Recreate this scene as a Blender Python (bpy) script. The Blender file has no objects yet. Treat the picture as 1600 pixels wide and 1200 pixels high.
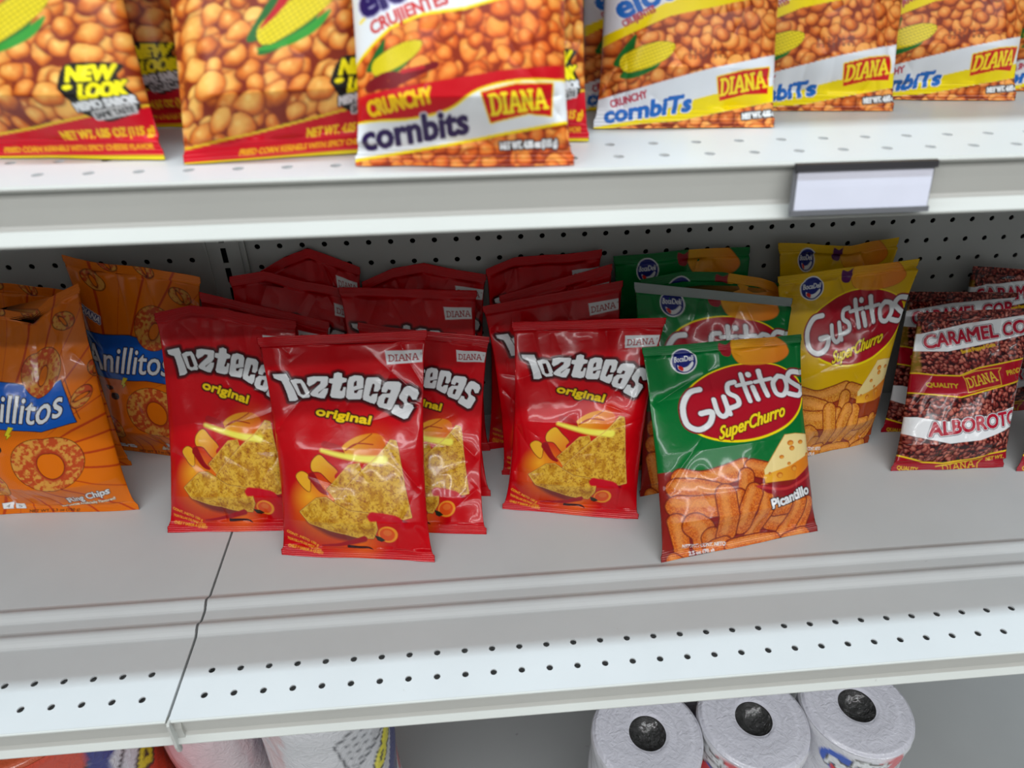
import bpy, math, random
import numpy as np
from mathutils import Vector, Euler

# ------------------------------------------------------------------ units
I = 0.0254            # the shelving is laid out in inches, the scene is in metres
Z0 = 0.66             # height of the lower shelf above the floor
HU = 17.94            # upper shelf above the lower one (inches)
C = bpy.context.scene.collection
SC = bpy.context.scene
def V(x, y, z): return Vector((x*I, y*I, z*I+Z0))

# ------------------------------------------------------------------ camera, world, lights, exposure
cam_d = bpy.data.cameras.new('camera'); cam = bpy.data.objects.new('camera', cam_d); C.objects.link(cam)
cam.location = V(9.561, -16.079, 22.151)
cam.rotation_euler = Euler((math.radians(56.619), math.radians(0.452), math.radians(-4.789)), 'XYZ')
cam_d.sensor_width = 36.0; cam_d.sensor_fit = 'HORIZONTAL'; cam_d.lens = 1093.53/1600*36.0
cam_d.clip_start = 0.01; cam_d.clip_end = 50
cam_d.dof.use_dof = True; cam_d.dof.focus_distance = 0.82; cam_d.dof.aperture_fstop = 8.0
SC.camera = cam

w = bpy.data.worlds.new('world'); SC.world = w; w.use_nodes = True
bg = w.node_tree.nodes['Background']; bg.inputs[0].default_value = (0.9, 0.95, 1.0, 1); bg.inputs[1].default_value = 0.02

def area(name, loc, rot, sx, sy, power, col=(1, .97, .93)):
    d = bpy.data.lights.new(name, 'AREA'); d.shape = 'RECTANGLE'; d.size = sx; d.size_y = sy
    d.energy = power; d.color = col
    o = bpy.data.objects.new(name, d); C.objects.link(o)
    o.location = loc; o.rotation_euler = rot
    return o
CEIL = 2.75
# fluorescent battens: one row over the near side of the aisle, further rows behind
area('tube_light', (0.3, -0.235, CEIL-.06), (0, 0, 0), 6.0, .05, 66, (.76, .91, 1.0))
for y_ in (-1.45, -1.9, -2.3): area('tube_light', (0.3, y_, CEIL-.06), (0, 0, 0), 6.0, .07, 40, (.97, .985, 1.0))

vs = SC.view_settings
vs.view_transform = 'Standard'; vs.look = 'None'; vs.exposure = 0.0; vs.gamma = 1.0; vs.use_curve_mapping = False

# ------------------------------------------------------------------ materials
def nodes(name):
    m = bpy.data.materials.new(name); m.use_nodes = True
    nt = m.node_tree; b = nt.nodes['Principled BSDF']
    return m, nt, b
def noise(nt, scale, detail=3, coord='Object'):
    tc = nt.nodes.new('ShaderNodeTexCoord'); n = nt.nodes.new('ShaderNodeTexNoise')
    n.inputs['Scale'].default_value = scale; n.inputs['Detail'].default_value = detail
    nt.links.new(tc.outputs[coord], n.inputs['Vector']); return n
def ramp(nt, src, a, b_, p0=.3, p1=.7):
    r = nt.nodes.new('ShaderNodeValToRGB'); r.color_ramp.elements[0].color = (*a, 1); r.color_ramp.elements[1].color = (*b_, 1)
    r.color_ramp.elements[0].position = p0; r.color_ramp.elements[1].position = p1
    nt.links.new(src, r.inputs[0]); return r
def bump(nt, b, src, dist, strength=1.0):
    bp = nt.nodes.new('ShaderNodeBump'); bp.inputs['Distance'].default_value = dist; bp.inputs['Strength'].default_value = strength
    nt.links.new(src, bp.inputs['Height']); nt.links.new(bp.outputs[0], b.inputs['Normal'])

def mat_paint(name, col, rough, scuff=.06):
    m, nt, b = nodes(name)
    n = noise(nt, 9, 5); r = ramp(nt, n.outputs[0], [c*(1-scuff) for c in col], col)
    # a few small scuffs and specks of dirt
    n2 = noise(nt, 60, 6); r2 = ramp(nt, n2.outputs[0], (1, 1, 1), (.45, .43, .40), .74, .80)
    mx = nt.nodes.new('ShaderNodeMix'); mx.data_type = 'RGBA'; mx.blend_type = 'MULTIPLY'; mx.inputs[0].default_value = .7
    nt.links.new(r.outputs[0], mx.inputs[6]); nt.links.new(r2.outputs[0], mx.inputs[7]); nt.links.new(mx.outputs[2], b.inputs['Base Color'])
    b.inputs['Roughness'].default_value = rough
    n3 = noise(nt, 900, 2); bump(nt, b, n3.outputs[0], .00006, .5)
    return m
def mat_plain(name, col, rough=.5, metal=0):
    m, nt, b = nodes(name)
    n = noise(nt, 30, 3); r = ramp(nt, n.outputs[0], [c*.92 for c in col], col); nt.links.new(r.outputs[0], b.inputs['Base Color'])
    b.inputs['Roughness'].default_value = rough; b.inputs['Metallic'].default_value = metal
    return m
def mat_film(name, rough=.22, coat=.3, bumpd=.0004, crough=.07):
    """printed plastic film: the print is a colour attribute of the mesh"""
    m, nt, b = nodes(name)
    at = nt.nodes.new('ShaderNodeAttribute'); at.attribute_name = 'print'
    nt.links.new(at.outputs['Color'], b.inputs['Base Color'])
    b.inputs['Roughness'].default_value = rough
    b.inputs['Specular IOR Level'].default_value = .2; b.inputs['Coat Weight'].default_value = coat; b.inputs['Coat Roughness'].default_value = crough
    n = noise(nt, 70, 4); n.inputs['Distortion'].default_value = 1.6; bump(nt, b, n.outputs[0], bumpd, .6)
    return m
M_SHELF = mat_paint('shelf_enamel', (.595, .61, .612), .38)
M_LIP = mat_paint('channel_enamel', (.53, .53, .495), .34)
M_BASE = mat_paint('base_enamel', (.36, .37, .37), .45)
M_PEG = mat_paint('pegboard_enamel', (.40, .405, .39), .55)
M_SHADE = mat_plain('gap_shade', (.02, .02, .02), .8)  # near-black colour stands in for the shade inside the hollow shelving
M_FILM = mat_film('printed_film')
M_FILM2 = mat_film('soft_printed_film', .38, .16, .0003, .22)
M_LABELP = mat_plain('label_paper', (.70, .70, .80), .5)
M_LABELH = mat_plain('label_holder_plastic', (.035, .032, .035), .35)
M_FLOOR = mat_paint('floor_tile', (.34, .335, .32), .4)

# ------------------------------------------------------------------ object helpers
def empty(name, loc, label, cat, group=None):
    o = bpy.data.objects.new(name, None); C.objects.link(o); o.location = loc
    o.empty_display_size = .02
    tag(o, label, cat, group); return o
def tag(o, label, cat, group=None, kind=None):
    if label: o['label'] = label
    if cat: o['category'] = cat
    if group: o['group'] = group
    if kind: o['kind'] = kind
    return o
def mesh_np(name, co, faces4=None, faces=None, mat=None, parent=None, smooth=True, col=None, mats=None, fm=None):
    """co (n,3) in world metres; faces4 an (m,4) int array, faces a list of polygons"""
    co = np.asarray(co, dtype=np.float64)
    if parent is not None: co = co - np.array(parent.location)[None]
    me = bpy.data.meshes.new(name)
    me.vertices.add(len(co)); me.vertices.foreach_set('co', co.astype(np.float32).ravel())
    loops = []; starts = []; tot = []
    n0 = 0
    if faces4 is not None and len(faces4):
        f = np.asarray(faces4, dtype=np.int32); loops.append(f.ravel())
        starts.append(np.arange(len(f), dtype=np.int32)*4); tot.append(np.full(len(f), 4, np.int32)); n0 = f.size
    if faces:
        fl = np.array([i for f in faces for i in f], dtype=np.int32); ln = np.array([len(f) for f in faces], dtype=np.int32)
        st = n0 + np.concatenate([[0], np.cumsum(ln)[:-1]]).astype(np.int32)
        loops.append(fl); starts.append(st); tot.append(ln)
    loops = np.concatenate(loops); starts = np.concatenate(starts); tot = np.concatenate(tot)
    me.loops.add(len(loops)); me.loops.foreach_set('vertex_index', loops)
    me.polygons.add(len(starts)); me.polygons.foreach_set('loop_start', starts); me.polygons.foreach_set('loop_total', tot)
    me.polygons.foreach_set('use_smooth', np.full(len(starts), bool(smooth)))
    if fm is not None: me.polygons.foreach_set('material_index', np.asarray(fm, dtype=np.int32))
    me.update(calc_edges=True); me.validate()
    if col is not None:
        a = me.color_attributes.new('print', 'FLOAT_COLOR', 'POINT')
        c4 = np.ones((len(co), 4), np.float32); c4[:, :3] = col; a.data.foreach_set('color', c4.ravel())
    for m in (mats or [mat]): me.materials.append(m)
    o = bpy.data.objects.new(name, me); C.objects.link(o)
    if parent is not None: o.parent = parent
    return o
class MB:
    """collects boxes, prisms and tubes into one mesh"""
    def __init__(s): s.v = []; s.f = []
    def add(s, v, f):
        n = len(s.v); s.v += [tuple(p) for p in v]; s.f += [tuple(i+n for i in q) for q in f]
    def box(s, x0, x1, y0, y1, z0, z1):
        v = [V(x, y, z) for x in (x0, x1) for y in (y0, y1) for z in (z0, z1)]
        s.add(v, [(0, 1, 3, 2), (4, 6, 7, 5), (0, 4, 5, 1), (2, 3, 7, 6), (0, 2, 6, 4), (1, 5, 7, 3)])
    def prism(s, prof, x0, x1, nx=1, closed=True, caps=True):
        """profile of (y,z) swept along x"""
        n = len(prof); v = []; f = []
        for k in range(nx+1):
            x = x0+(x1-x0)*k/nx; v += [V(x, y, z) for y, z in prof]
        for k in range(nx):
            for i in range(n if closed else n-1):
                a = k*n+i; b = k*n+(i+1) % n; f.append((a, b, b+n, a+n))
        if caps: f += [tuple(range(n))[::-1], tuple(nx*n+i for i in range(n))]
        s.add(v, f)
    def build(s, name, mat, parent=None, smooth=False):
        return mesh_np(name, np.array(s.v), faces=s.f, mat=mat, parent=parent, smooth=smooth)

def perforated(mb, x0, x1, y0, y1, cols, rows, r, flat, depth, seg=14, plane='z', at=0.0, zoff=0.0):
    """a sheet with real round holes. plane 'z': sheet in x,y at height at (top face); plane 'y': sheet in x,z at y=at.
    cols / rows: hole centres. The cell of a hole reaches half-way to the next one."""
    def P(a, b, d):
        return V(a, b, at-d) if plane == 'z' else V(a, at+d, b)
    cx = sorted(cols); ry = sorted(rows)
    xe = [x0]+[(cx[i]+cx[i+1])/2 for i in range(len(cx)-1)]+[x1]
    ye = [y0]+[(ry[i]+ry[i+1])/2 for i in range(len(ry)-1)]+[y1]
    for i, cxx in enumerate(cx):
        for j, cyy in enumerate(ry):
            a0, a1, b0, b1 = xe[i], xe[i+1], ye[j], ye[j+1]
            ring = []; sq = []
            for k in range(seg):
                t = 2*math.pi*(k+.5)/seg; c, s_ = math.cos(t), math.sin(t)
                ring.append((cxx+r*c, cyy+r*s_))
                # the same direction carried out to the cell's edge
                tx = ((a1-cxx)/c if c > 0 else (a0-cxx)/c) if abs(c) > 1e-6 else 1e9
                ty = ((b1-cyy)/s_ if s_ > 0 else (b0-cyy)/s_) if abs(s_) > 1e-6 else 1e9
                tt = min(tx, ty); sq.append((cxx+tt*c, cyy+tt*s_, tx < ty))
            v = [P(a, b, 0) for a, b in ring]+[P(a, b, depth) for a, b in ring]+[P(a, b, 0) for a, b, _ in sq]
            f = []
            for k in range(seg):
                k2 = (k+1) % seg
                f.append((k, k2, seg+k2, seg+k))
                q = [k, 2*seg+k]
                if sq[k][2] != sq[k2][2]:       # a corner lies between
                    ca = a1 if (sq[k][0] > cxx) else a0; cb = b1 if (sq[k][1] > cyy) else b0
                    v.append(P(ca, cb, 0)); q.append(len(v)-1)
                q += [2*seg+k2, k2]; f.append(tuple(q))
            mb.add(v, f)

# ------------------------------------------------------------------ printing: artwork rastered by numpy into mesh colours
def lin(c):
    c = np.asarray(c, float)/255.; return np.where(c <= .04045, c/12.92, ((c+.055)/1.055)**2.4)
_rs = np.random.RandomState(7); _N = _rs.rand(256, 256)
def vnoise(x, y):
    xi = np.floor(x).astype(int); yi = np.floor(y).astype(int); fx = x-xi; fy = y-yi
    fx = fx*fx*(3-2*fx); fy = fy*fy*(3-2*fy)
    g = lambda a, b: _N[a % 256, b % 256]
    return (g(xi, yi)*(1-fx)+g(xi+1, yi)*fx)*(1-fy)+(g(xi, yi+1)*(1-fx)+g(xi+1, yi+1)*fx)*fy
def fbm(x, y, o=4):
    s = 0; a = .5; t = 0
    for k in range(o): s = s+a*vnoise(x+17.3*k, y+9.1*k); t += a; x = x*2.03; y = y*2.03; a *= .5
    return s/t
def sst(a, b, x): t = np.clip((x-a)/(b-a), 0, 1); return t*t*(3-2*t)
def voronoi(x, y, jit=.85, seed=0):
    xi = np.floor(x).astype(int); yi = np.floor(y).astype(int)
    f1 = np.full(x.shape, 9.); f2 = np.full(x.shape, 9.); idv = np.zeros(x.shape); ox = np.zeros(x.shape); oy = np.zeros(x.shape)
    for dx in (-1, 0, 1):
        for dy in (-1, 0, 1):
            a = xi+dx; b = yi+dy
            px = a+.5+jit*(_N[(a*7+b*3+seed) % 256, (b*5+11) % 256]-.5); py = b+.5+jit*(_N[(b*7+a*13+3+seed) % 256, (a*3+29) % 256]-.5)
            i_ = _N[(a*11+seed*5) % 256, (b*17+5) % 256]
            vx = x-px; vy = y-py; d = np.hypot(vx, vy)
            n = d < f1
            f2 = np.where(n, f1, np.minimum(f2, d)); idv = np.where(n, i_, idv); ox = np.where(n, vx, ox); oy = np.where(n, vy, oy); f1 = np.where(n, d, f1)
    return f1, f2, idv, ox, oy
def homog(q):
    """unit square (0,0)(1,0)(1,1)(0,1) -> four points"""
    A = []; B = []
    for (u, v), (x, y) in zip(((0, 0), (1, 0), (1, 1), (0, 1)), q):
        A.append([u, v, 1, 0, 0, 0, -u*x, -v*x]); B.append(x); A.append([0, 0, 0, u, v, 1, -u*y, -v*y]); B.append(y)
    return np.append(np.linalg.solve(np.array(A, float), np.array(B, float)), 1).reshape(3, 3)
_font_cache = {}
def glyphs(s):
    """outline segments of a line of text in the built-in font; cap height 1, starting at x=0"""
    if s in _font_cache: return _font_cache[s]
    cu = bpy.data.curves.new('t', 'FONT'); cu.body = s; cu.resolution_u = 3; cu.size = 1
    o = bpy.data.objects.new('t', cu); C.objects.link(o)
    me = o.to_mesh(); n = len(me.vertices); co = np.array([v.co[:2] for v in me.vertices]).reshape(-1, 2)
    cnt = {}
    for p in me.polygons:
        vs_ = list(p.vertices)
        for a, b in zip(vs_, vs_[1:]+vs_[:1]):
            k = (min(a, b), max(a, b)); cnt[k] = cnt.get(k, 0)+1
    sg = np.array([[*co[a], *co[b]] for (a, b), c in cnt.items() if c == 1]).reshape(-1, 4)
    o.to_mesh_clear(); bpy.data.objects.remove(o); bpy.data.curves.remove(cu)
    sg /= .70
    x0 = sg[:, [0, 2]].min(); sg[:, [0, 2]] -= x0
    _font_cache[s] = (sg, sg[:, [0, 2]].max()); return _font_cache[s]
def cr(pts, n=6, closed=True):
    """smooth curve through points"""
    p = np.array(pts, float); N = len(p); out = []
    rng = range(N) if closed else range(N-1)
    for i in rng:
        if closed: a, b, c, d = p[i-1], p[i], p[(i+1) % N], p[(i+2) % N]
        else: a, b, c, d = p[max(i-1, 0)], p[i], p[i+1], p[min(i+2, N-1)]
        for k in range(n):
            t = k/n; out.append(.5*((2*b)+(-a+c)*t+(2*a-5*b+4*c-d)*t*t+(-a+3*b-3*c+d)*t**3))
    if not closed: out.append(p[-1])
    return [tuple(q) for q in out]
def pinch_of(v, k):
    """how far the filled pouch is narrower than its flat seals, v from the top down"""
    t = np.clip((v-.03)/.94, 0, 1); return k*(np.clip(np.sin(np.pi*t), 0, 1)**.4)*(1+.35*(t-.5))
class Art:
    def __init__(s, quad, W, H, base, pinch=.08, back=None):
        s.W, s.H, s.pinch = W, H, pinch
        v, u = np.meshgrid((np.arange(H)+.5)/H, (np.arange(W)+.5)/W, indexing='ij')
        ul = .5+(u-.5)*(1-pinch_of(v, pinch))
        h = homog(quad); d = h[2, 0]*ul+h[2, 1]*v+h[2, 2]
        s.X = (h[0, 0]*ul+h[0, 1]*v+h[0, 2])/d; s.Y = (h[1, 0]*ul+h[1, 1]*v+h[1, 2])/d
        s.u, s.v = u, v
        s.img = np.zeros((H, W, 3)); s.img[:] = lin(base); s.back = lin(back if back is not None else base)
        s.T = lambda x, y: (x, y)
    def tr(s, pts): return np.array([s.T(x, y) for x, y in pts], float)
    def put(s, idx, m, col, alpha=1.):
        if callable(col): c = col(s.X[idx], s.Y[idx])
        else: c = lin(col)[None, :]
        m = (np.clip(m, 0, 1)*alpha)[:, None]
        s.img[idx] = s.img[idx]*(1-m)+c*m
    def sel(s, x0, x1, y0, y1): return np.nonzero((s.X > x0) & (s.X < x1) & (s.Y > y0) & (s.Y < y1))
    def sdf(s, segs, pad):
        x0 = segs[:, [0, 2]].min()-pad; x1 = segs[:, [0, 2]].max()+pad; y0 = segs[:, [1, 3]].min()-pad; y1 = segs[:, [1, 3]].max()+pad
        idx = s.sel(x0, x1, y0, y1); px = s.X[idx]; py = s.Y[idx]
        if len(px) == 0: return idx, px
        best = np.full(len(px), 1e9); ins = np.zeros(len(px), bool)
        for a in segs:
            ax, ay, bx, by = a; dx = bx-ax; dy = by-ay; L = dx*dx+dy*dy+1e-12
            t = np.clip(((px-ax)*dx+(py-ay)*dy)/L, 0, 1)
            best = np.minimum(best, (px-ax-t*dx)**2+(py-ay-t*dy)**2)
            if dy != 0:
                c = ((ay > py) != (by > py)) & (px < ax+(py-ay)*dx/dy); ins ^= c
        d = np.sqrt(best); return idx, np.where(ins, -d, d)
    def poly(s, pts, col, grow=0., aa=.8, alpha=1., holes=(), layers=(), smooth=False):
        segs = []
        for c in [pts]+list(holes):
            if smooth: c = cr(c)
            c = s.tr(c); segs.append(np.concatenate([c, np.roll(c, -1, 0)], 1))
        segs = np.concatenate(segs); mg = max([grow]+[l[0] for l in layers])+aa+1
        idx, d = s.sdf(segs, mg)
        for g, lc in list(layers)+[(grow, col)]:
            s.put(idx, .5-(d-g)/aa, lc, alpha)
    def line(s, pts, r, col, aa=.8, alpha=1., layers=(), smooth=False, r1=None):
        if smooth: pts = cr(pts, closed=False)
        p = s.tr(pts); n = len(p)-1; r1 = r if r1 is None else r1
        mg = max(r, r1)+max([0]+[l[0] for l in layers])+aa+1
        idx = s.sel(p[:, 0].min()-mg, p[:, 0].max()+mg, p[:, 1].min()-mg, p[:, 1].max()+mg)
        px = s.X[idx]; py = s.Y[idx]; d = np.full(len(px), 1e9)
        for i in range(n):
            ax, ay = p[i]; dx, dy = p[i+1]-p[i]; L = dx*dx+dy*dy+1e-12
            t = np.clip(((px-ax)*dx+(py-ay)*dy)/L, 0, 1)
            d = np.minimum(d, np.hypot(px-ax-t*dx, py-ay-t*dy)-(r+(r1-r)*(i+t)/n))
        for g, lc in list(layers)+[(0, col)]: s.put(idx, .5-(d-g)/aa, lc, alpha)
    def ell(s, c, rx, ry, ang, col, aa=.8, alpha=1., ring=None, layers=()):
        """rx, ry in the units of the transform in use"""
        k = np.hypot(*(np.array(s.T(1, 0))-np.array(s.T(0, 0)))); rx *= k; ry *= k
        cx, cy = s.T(*c); t = math.radians(ang); m = max(rx, ry)+aa+4+max([0]+[l[0] for l in layers])
        idx = s.sel(cx-m, cx+m, cy-m, cy+m); dx = s.X[idx]-cx; dy = s.Y[idx]-cy
        a = dx*math.cos(t)+dy*math.sin(t); b = -dx*math.sin(t)+dy*math.cos(t)
        q = np.hypot(a/rx, b/ry); d = (q-1)*min(rx, ry)
        if ring: d = np.abs(d)-ring
        for g, lc in list(layers)+[(0, col)]: s.put(idx, .5-(d-g)/aa, lc, alpha)
    def text(s, st, p0, p1, h, col, layers=(), weight=0., slant=0., arc=0., aa=.7, alpha=1., perp=None):
        """baseline p0->p1, cap height h, all in the units of the transform"""
        sg, wd = glyphs(st); k = np.hypot(*(np.array(s.T(1, 0))-np.array(s.T(0, 0))))
        a = np.array(s.T(*p0)); b = np.array(s.T(*p1)); d = (b-a)/wd
        n = np.array([d[1], -d[0]]); n = n/np.hypot(*n)*h*k
        if perp is not None: n = np.array(perp, float)/np.hypot(*perp)*h*k
        if slant: n = n+(b-a)/np.hypot(*(b-a))*slant*h*k
        x = sg[:, [0, 2]]; y = sg[:, [1, 3]]+arc*4*(x/wd)*(1-x/wd)
        q = np.stack([a[0]+x[:, 0]*d[0]+y[:, 0]*n[0], a[1]+x[:, 0]*d[1]+y[:, 0]*n[1], a[0]+x[:, 1]*d[0]+y[:, 1]*n[0], a[1]+x[:, 1]*d[1]+y[:, 1]*n[1]], 1)
        mg = max([weight]+[l[0] for l in layers])+aa+1
        idx, dd = s.sdf(q, mg)
        if len(dd) == 0: return
        for g, lc in list(layers)+[(weight, col)]: s.put(idx, .5-(dd-g)/aa, lc, alpha)
    def diana(s, p0, p1, h, col, r, layers=()):
        """the five slab-serif letters of the maker's mark"""
        L = {'D': [[(.12, 0), (.12, 1)], [(0, 0), (.4, 0), (.68, .2), (.75, .5), (.68, .8), (.4, 1), (0, 1)]],
             'I': [[(.2, 0), (.2, 1)], [(.03, 0), (.37, 0)], [(.03, 1), (.37, 1)]],
             'A': [[(.08, 0), (.4, 1), (.5, 1), (.82, 0)], [(.2, .36), (.7, .36)], [(-.02, 0), (.22, 0)], [(.66, 0), (.94, 0)]],
             'N': [[(.12, 0), (.12, 1), (.7, 0), (.7, 1)], [(0, 0), (.26, 0)], [(0, 1), (.14, 1)], [(.56, 1), (.84, 1)]]}
        wd = {'D': .88, 'I': .5, 'A': .98, 'N': .98}; tot = sum(wd[c] for c in 'DIANA')-.08
        T0 = s.T; s.T = lambda x, y: (x, y)      # points given in picture units
        a = np.array(p0, float); b = np.array(p1, float); d = (b-a)/tot; n = np.array([d[1], -d[0]]); n = n/np.hypot(*n)*h
        for passn in (0, 1):
            x = 0
            for c in 'DIANA':
                for pl in L[c]:
                    P = [tuple(a+d*(x+px)+n*py) for px, py in pl]
                    if passn == 0:
                        for g, lc in layers: s.line(P, r+g, lc)
                    else: s.line(P, r, col)
                x += wd[c]
        s.T = T0
    def sample(s, u, v):
        x = np.clip(u*s.W-.5, 0, s.W-1.001); y = np.clip(v*s.H-.5, 0, s.H-1.001)
        xi = x.astype(int); yi = y.astype(int); fx = (x-xi)[..., None]; fy = (y-yi)[..., None]; im = s.img
        return (im[yi, xi]*(1-fx)+im[yi, xi+1]*fx)*(1-fy)+(im[yi+1, xi]*(1-fx)+im[yi+1, xi+1]*fx)*fy

def crop(x0, y0, s): return lambda x, y: (x0+x*s, y0+y*s)
def chipcol(seed=0, base=(196, 140, 30)):
    def f(x, y):
        n = .65*fbm(x*.13+seed, y*.13, 3)+.35*fbm(x*.5+seed, y*.5, 3); n2 = .6*vnoise(x*.45+seed, y*.45)+.4*vnoise(x*1.2+seed, y*1.2)
        a = lin(base); b = lin((222, 176, 60)); c = lin((150, 78, 28)); t = sst(.38, .6, n)[:, None]; k = (sst(.58, .74, n2)*.75+sst(.56, .7, 1-n)*.35)[:, None]
        o = a*(1-t)+b*t; return o*(1-np.clip(k, 0, 1))+c*np.clip(k, 0, 1)
    return f
def grad(c0, c1, x0, y0, x1, y1):
    d = np.array([x1-x0, y1-y0], float); L = d@d
    return lambda x, y: (lambda t: lin(c0)*(1-t)+lin(c1)*t)(np.clip(((x-x0)*d[0]+(y-y0)*d[1])/L, 0, 1)[:, None])
def glow(a, c, r, col, alpha=1., p=1.5):
    cx, cy = a.T(*c); d = np.hypot(a.X-cx, a.Y-cy)/r; m = (np.clip(1-d, 0, 1)**p)[..., None]*alpha
    a.img[:] = a.img*(1-m)+lin(col)*m
def kernels(a, scale, dark, mid, light, seed=0, sel=None, warp=.55, rim=.16, asp=1.0, ang=0.0, spec=.16):
    """a heap of corn: rounded lumps, each with its own tone"""
    ca, sa = math.cos(ang), math.sin(ang)
    wx = a.X/scale; wy = a.Y/scale
    x = (a.X*ca+a.Y*sa)/scale+3+warp*(fbm(wx*1.3, wy*1.3, 2)-.5); y = (-a.X*sa+a.Y*ca)/scale*asp+5+warp*(fbm(wx*1.4+9, wy*1.4, 2)-.5)
    f1, f2, i_, ox, oy = voronoi(x, y, .75, seed)
    rr = .50+.16*(i_-.3)
    e = sst(.0, rim*2.6, f2-f1)*(1-.75*sst(rr, rr+.22, f1))           # gaps, wide where three lumps meet
    dm = np.clip(1-(np.hypot(ox, oy)/.62)**2, 0, 1)                  # domed
    tone = np.clip(.30+.45*dm+.5*(i_-.5)-.55*(ox*.5+oy*.8)+.5*(fbm(x*3.1, y*3.1, 3)-.5), 0, 1)
    c = lin(mid)*(1-tone[..., None])+lin(light)*tone[..., None]
    cre = np.clip(1-np.abs(ox*math.cos(2)+oy*.6+.2*(i_-.5)+.15*(fbm(x*2, y*2, 2)-.5))/.06, 0, 1)*(i_ > .45)*(f1 < .32)*.35   # a crease in some of them
    c = c*(1-cre[..., None])+lin(dark)*cre[..., None]
    sp = sst(.55, .95, 1-np.hypot(ox+.14, oy+.2)*2.6)*(i_ > .25)
    c = c+sp[..., None]*spec
    c = lin(dark)*(1-e[..., None])+c*e[..., None]
    return c
def heap(a, size, seed, dark, mid, light, ymin=-1e9, ymax=1e9, asp=(.7, 1.0), curl=False, dens=1.0, hl=.55):
    """a printed heap: one painted lump after another, each overlapping the last"""
    rs = np.random.RandomState(seed)
    x0, x1, y0, y1 = a.X.min(), a.X.max(), max(a.Y.min(), ymin), min(a.Y.max(), ymax)
    a.img[(a.Y > y0-size) & (a.Y < y1+size)] = lin(dark)
    st = size*.62/math.sqrt(dens); pts = []
    for i in range(int((x1-x0)/st)+2):
        for j in range(int((y1-y0)/st)+2): pts.append((x0+(i+rs.uniform(-.45, .45))*st, y0+(j+rs.uniform(-.45, .45))*st))
    order = rs.permutation(len(pts)); D, M_, L_ = lin(dark), lin(mid), lin(light)
    for k in order:
        cx, cy = pts[k]; r = size*.5*rs.uniform(.72, 1.15); q = rs.uniform(*asp); an = rs.uniform(0, math.pi); tone = rs.uniform(-.25, .3); sx = rs.uniform(0, 90)
        n = 8; ph = rs.uniform(0, 6.28); rr = r*(1+rs.uniform(-.16, .16, n))
        if curl: rr[rs.randint(n)] *= .5
        P = [(cx+rr[m]*math.cos(2*math.pi*m/n)*math.cos(an)-rr[m]*q*math.sin(2*math.pi*m/n)*math.sin(an), cy+rr[m]*math.cos(2*math.pi*m/n)*math.sin(an)+rr[m]*q*math.sin(2*math.pi*m/n)*math.cos(an)) for m in range(n)]
        C_ = np.array(cr(P, 3)); sg = np.concatenate([C_, np.roll(C_, -1, 0)], 1)
        idx, d = a.sdf(sg, size*.16)
        if len(d) == 0: continue
        X, Y = a.X[idx], a.Y[idx]; dep = np.clip(-d/(r*q), 0, 1)
        a.put(idx, .5-(d-size*.05)/(size*.14), dark, .75)
        t = np.clip(.10+.75*np.sqrt(dep)+tone-.38*((X-cx)*.35+(Y-cy)*.9)/r+.55*(fbm(X/size*2.2+sx, Y/size*2.2, 3)-.5), 0, 1)[:, None]
        c = np.where(t < .45, D*(1-t/.45)+M_*(t/.45), M_*(1-(t-.45)/.55)+L_*((t-.45)/.55))
        h = sst(.5, .95, 1-np.hypot(X-cx+r*.22, Y-cy+r*.30)/(r*.62))[:, None]*hl*rs.uniform(.2, 1)
        c = c*(1-h)+np.minimum(L_*1.25+.08, 1)*h
        m = np.clip(.5-d/.9, 0, 1)[:, None]; a.img[idx] = a.img[idx]*(1-m)+c*m
def mask_between(a, top, bot, aa=.8):
    """1 between two polylines y(x) given as points"""
    tp = np.array([a.T(*p) for p in top]); bt = np.array([a.T(*p) for p in bot])
    yt = np.interp(a.X, tp[:, 0], tp[:, 1]); yb = np.interp(a.X, bt[:, 0], bt[:, 1])
    return np.clip(.5+(a.Y-yt)/aa, 0, 1)*np.clip(.5+(yb-a.Y)/aa, 0, 1)
def band(a, top, bot, col, alpha=1.):
    m = mask_between(a, top, bot)[..., None]*alpha; c = col if isinstance(col, np.ndarray) else lin(col)
    a.img[:] = a.img*(1-m)+c*m
def smooth_pts(p): return cr(p, closed=False)

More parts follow.
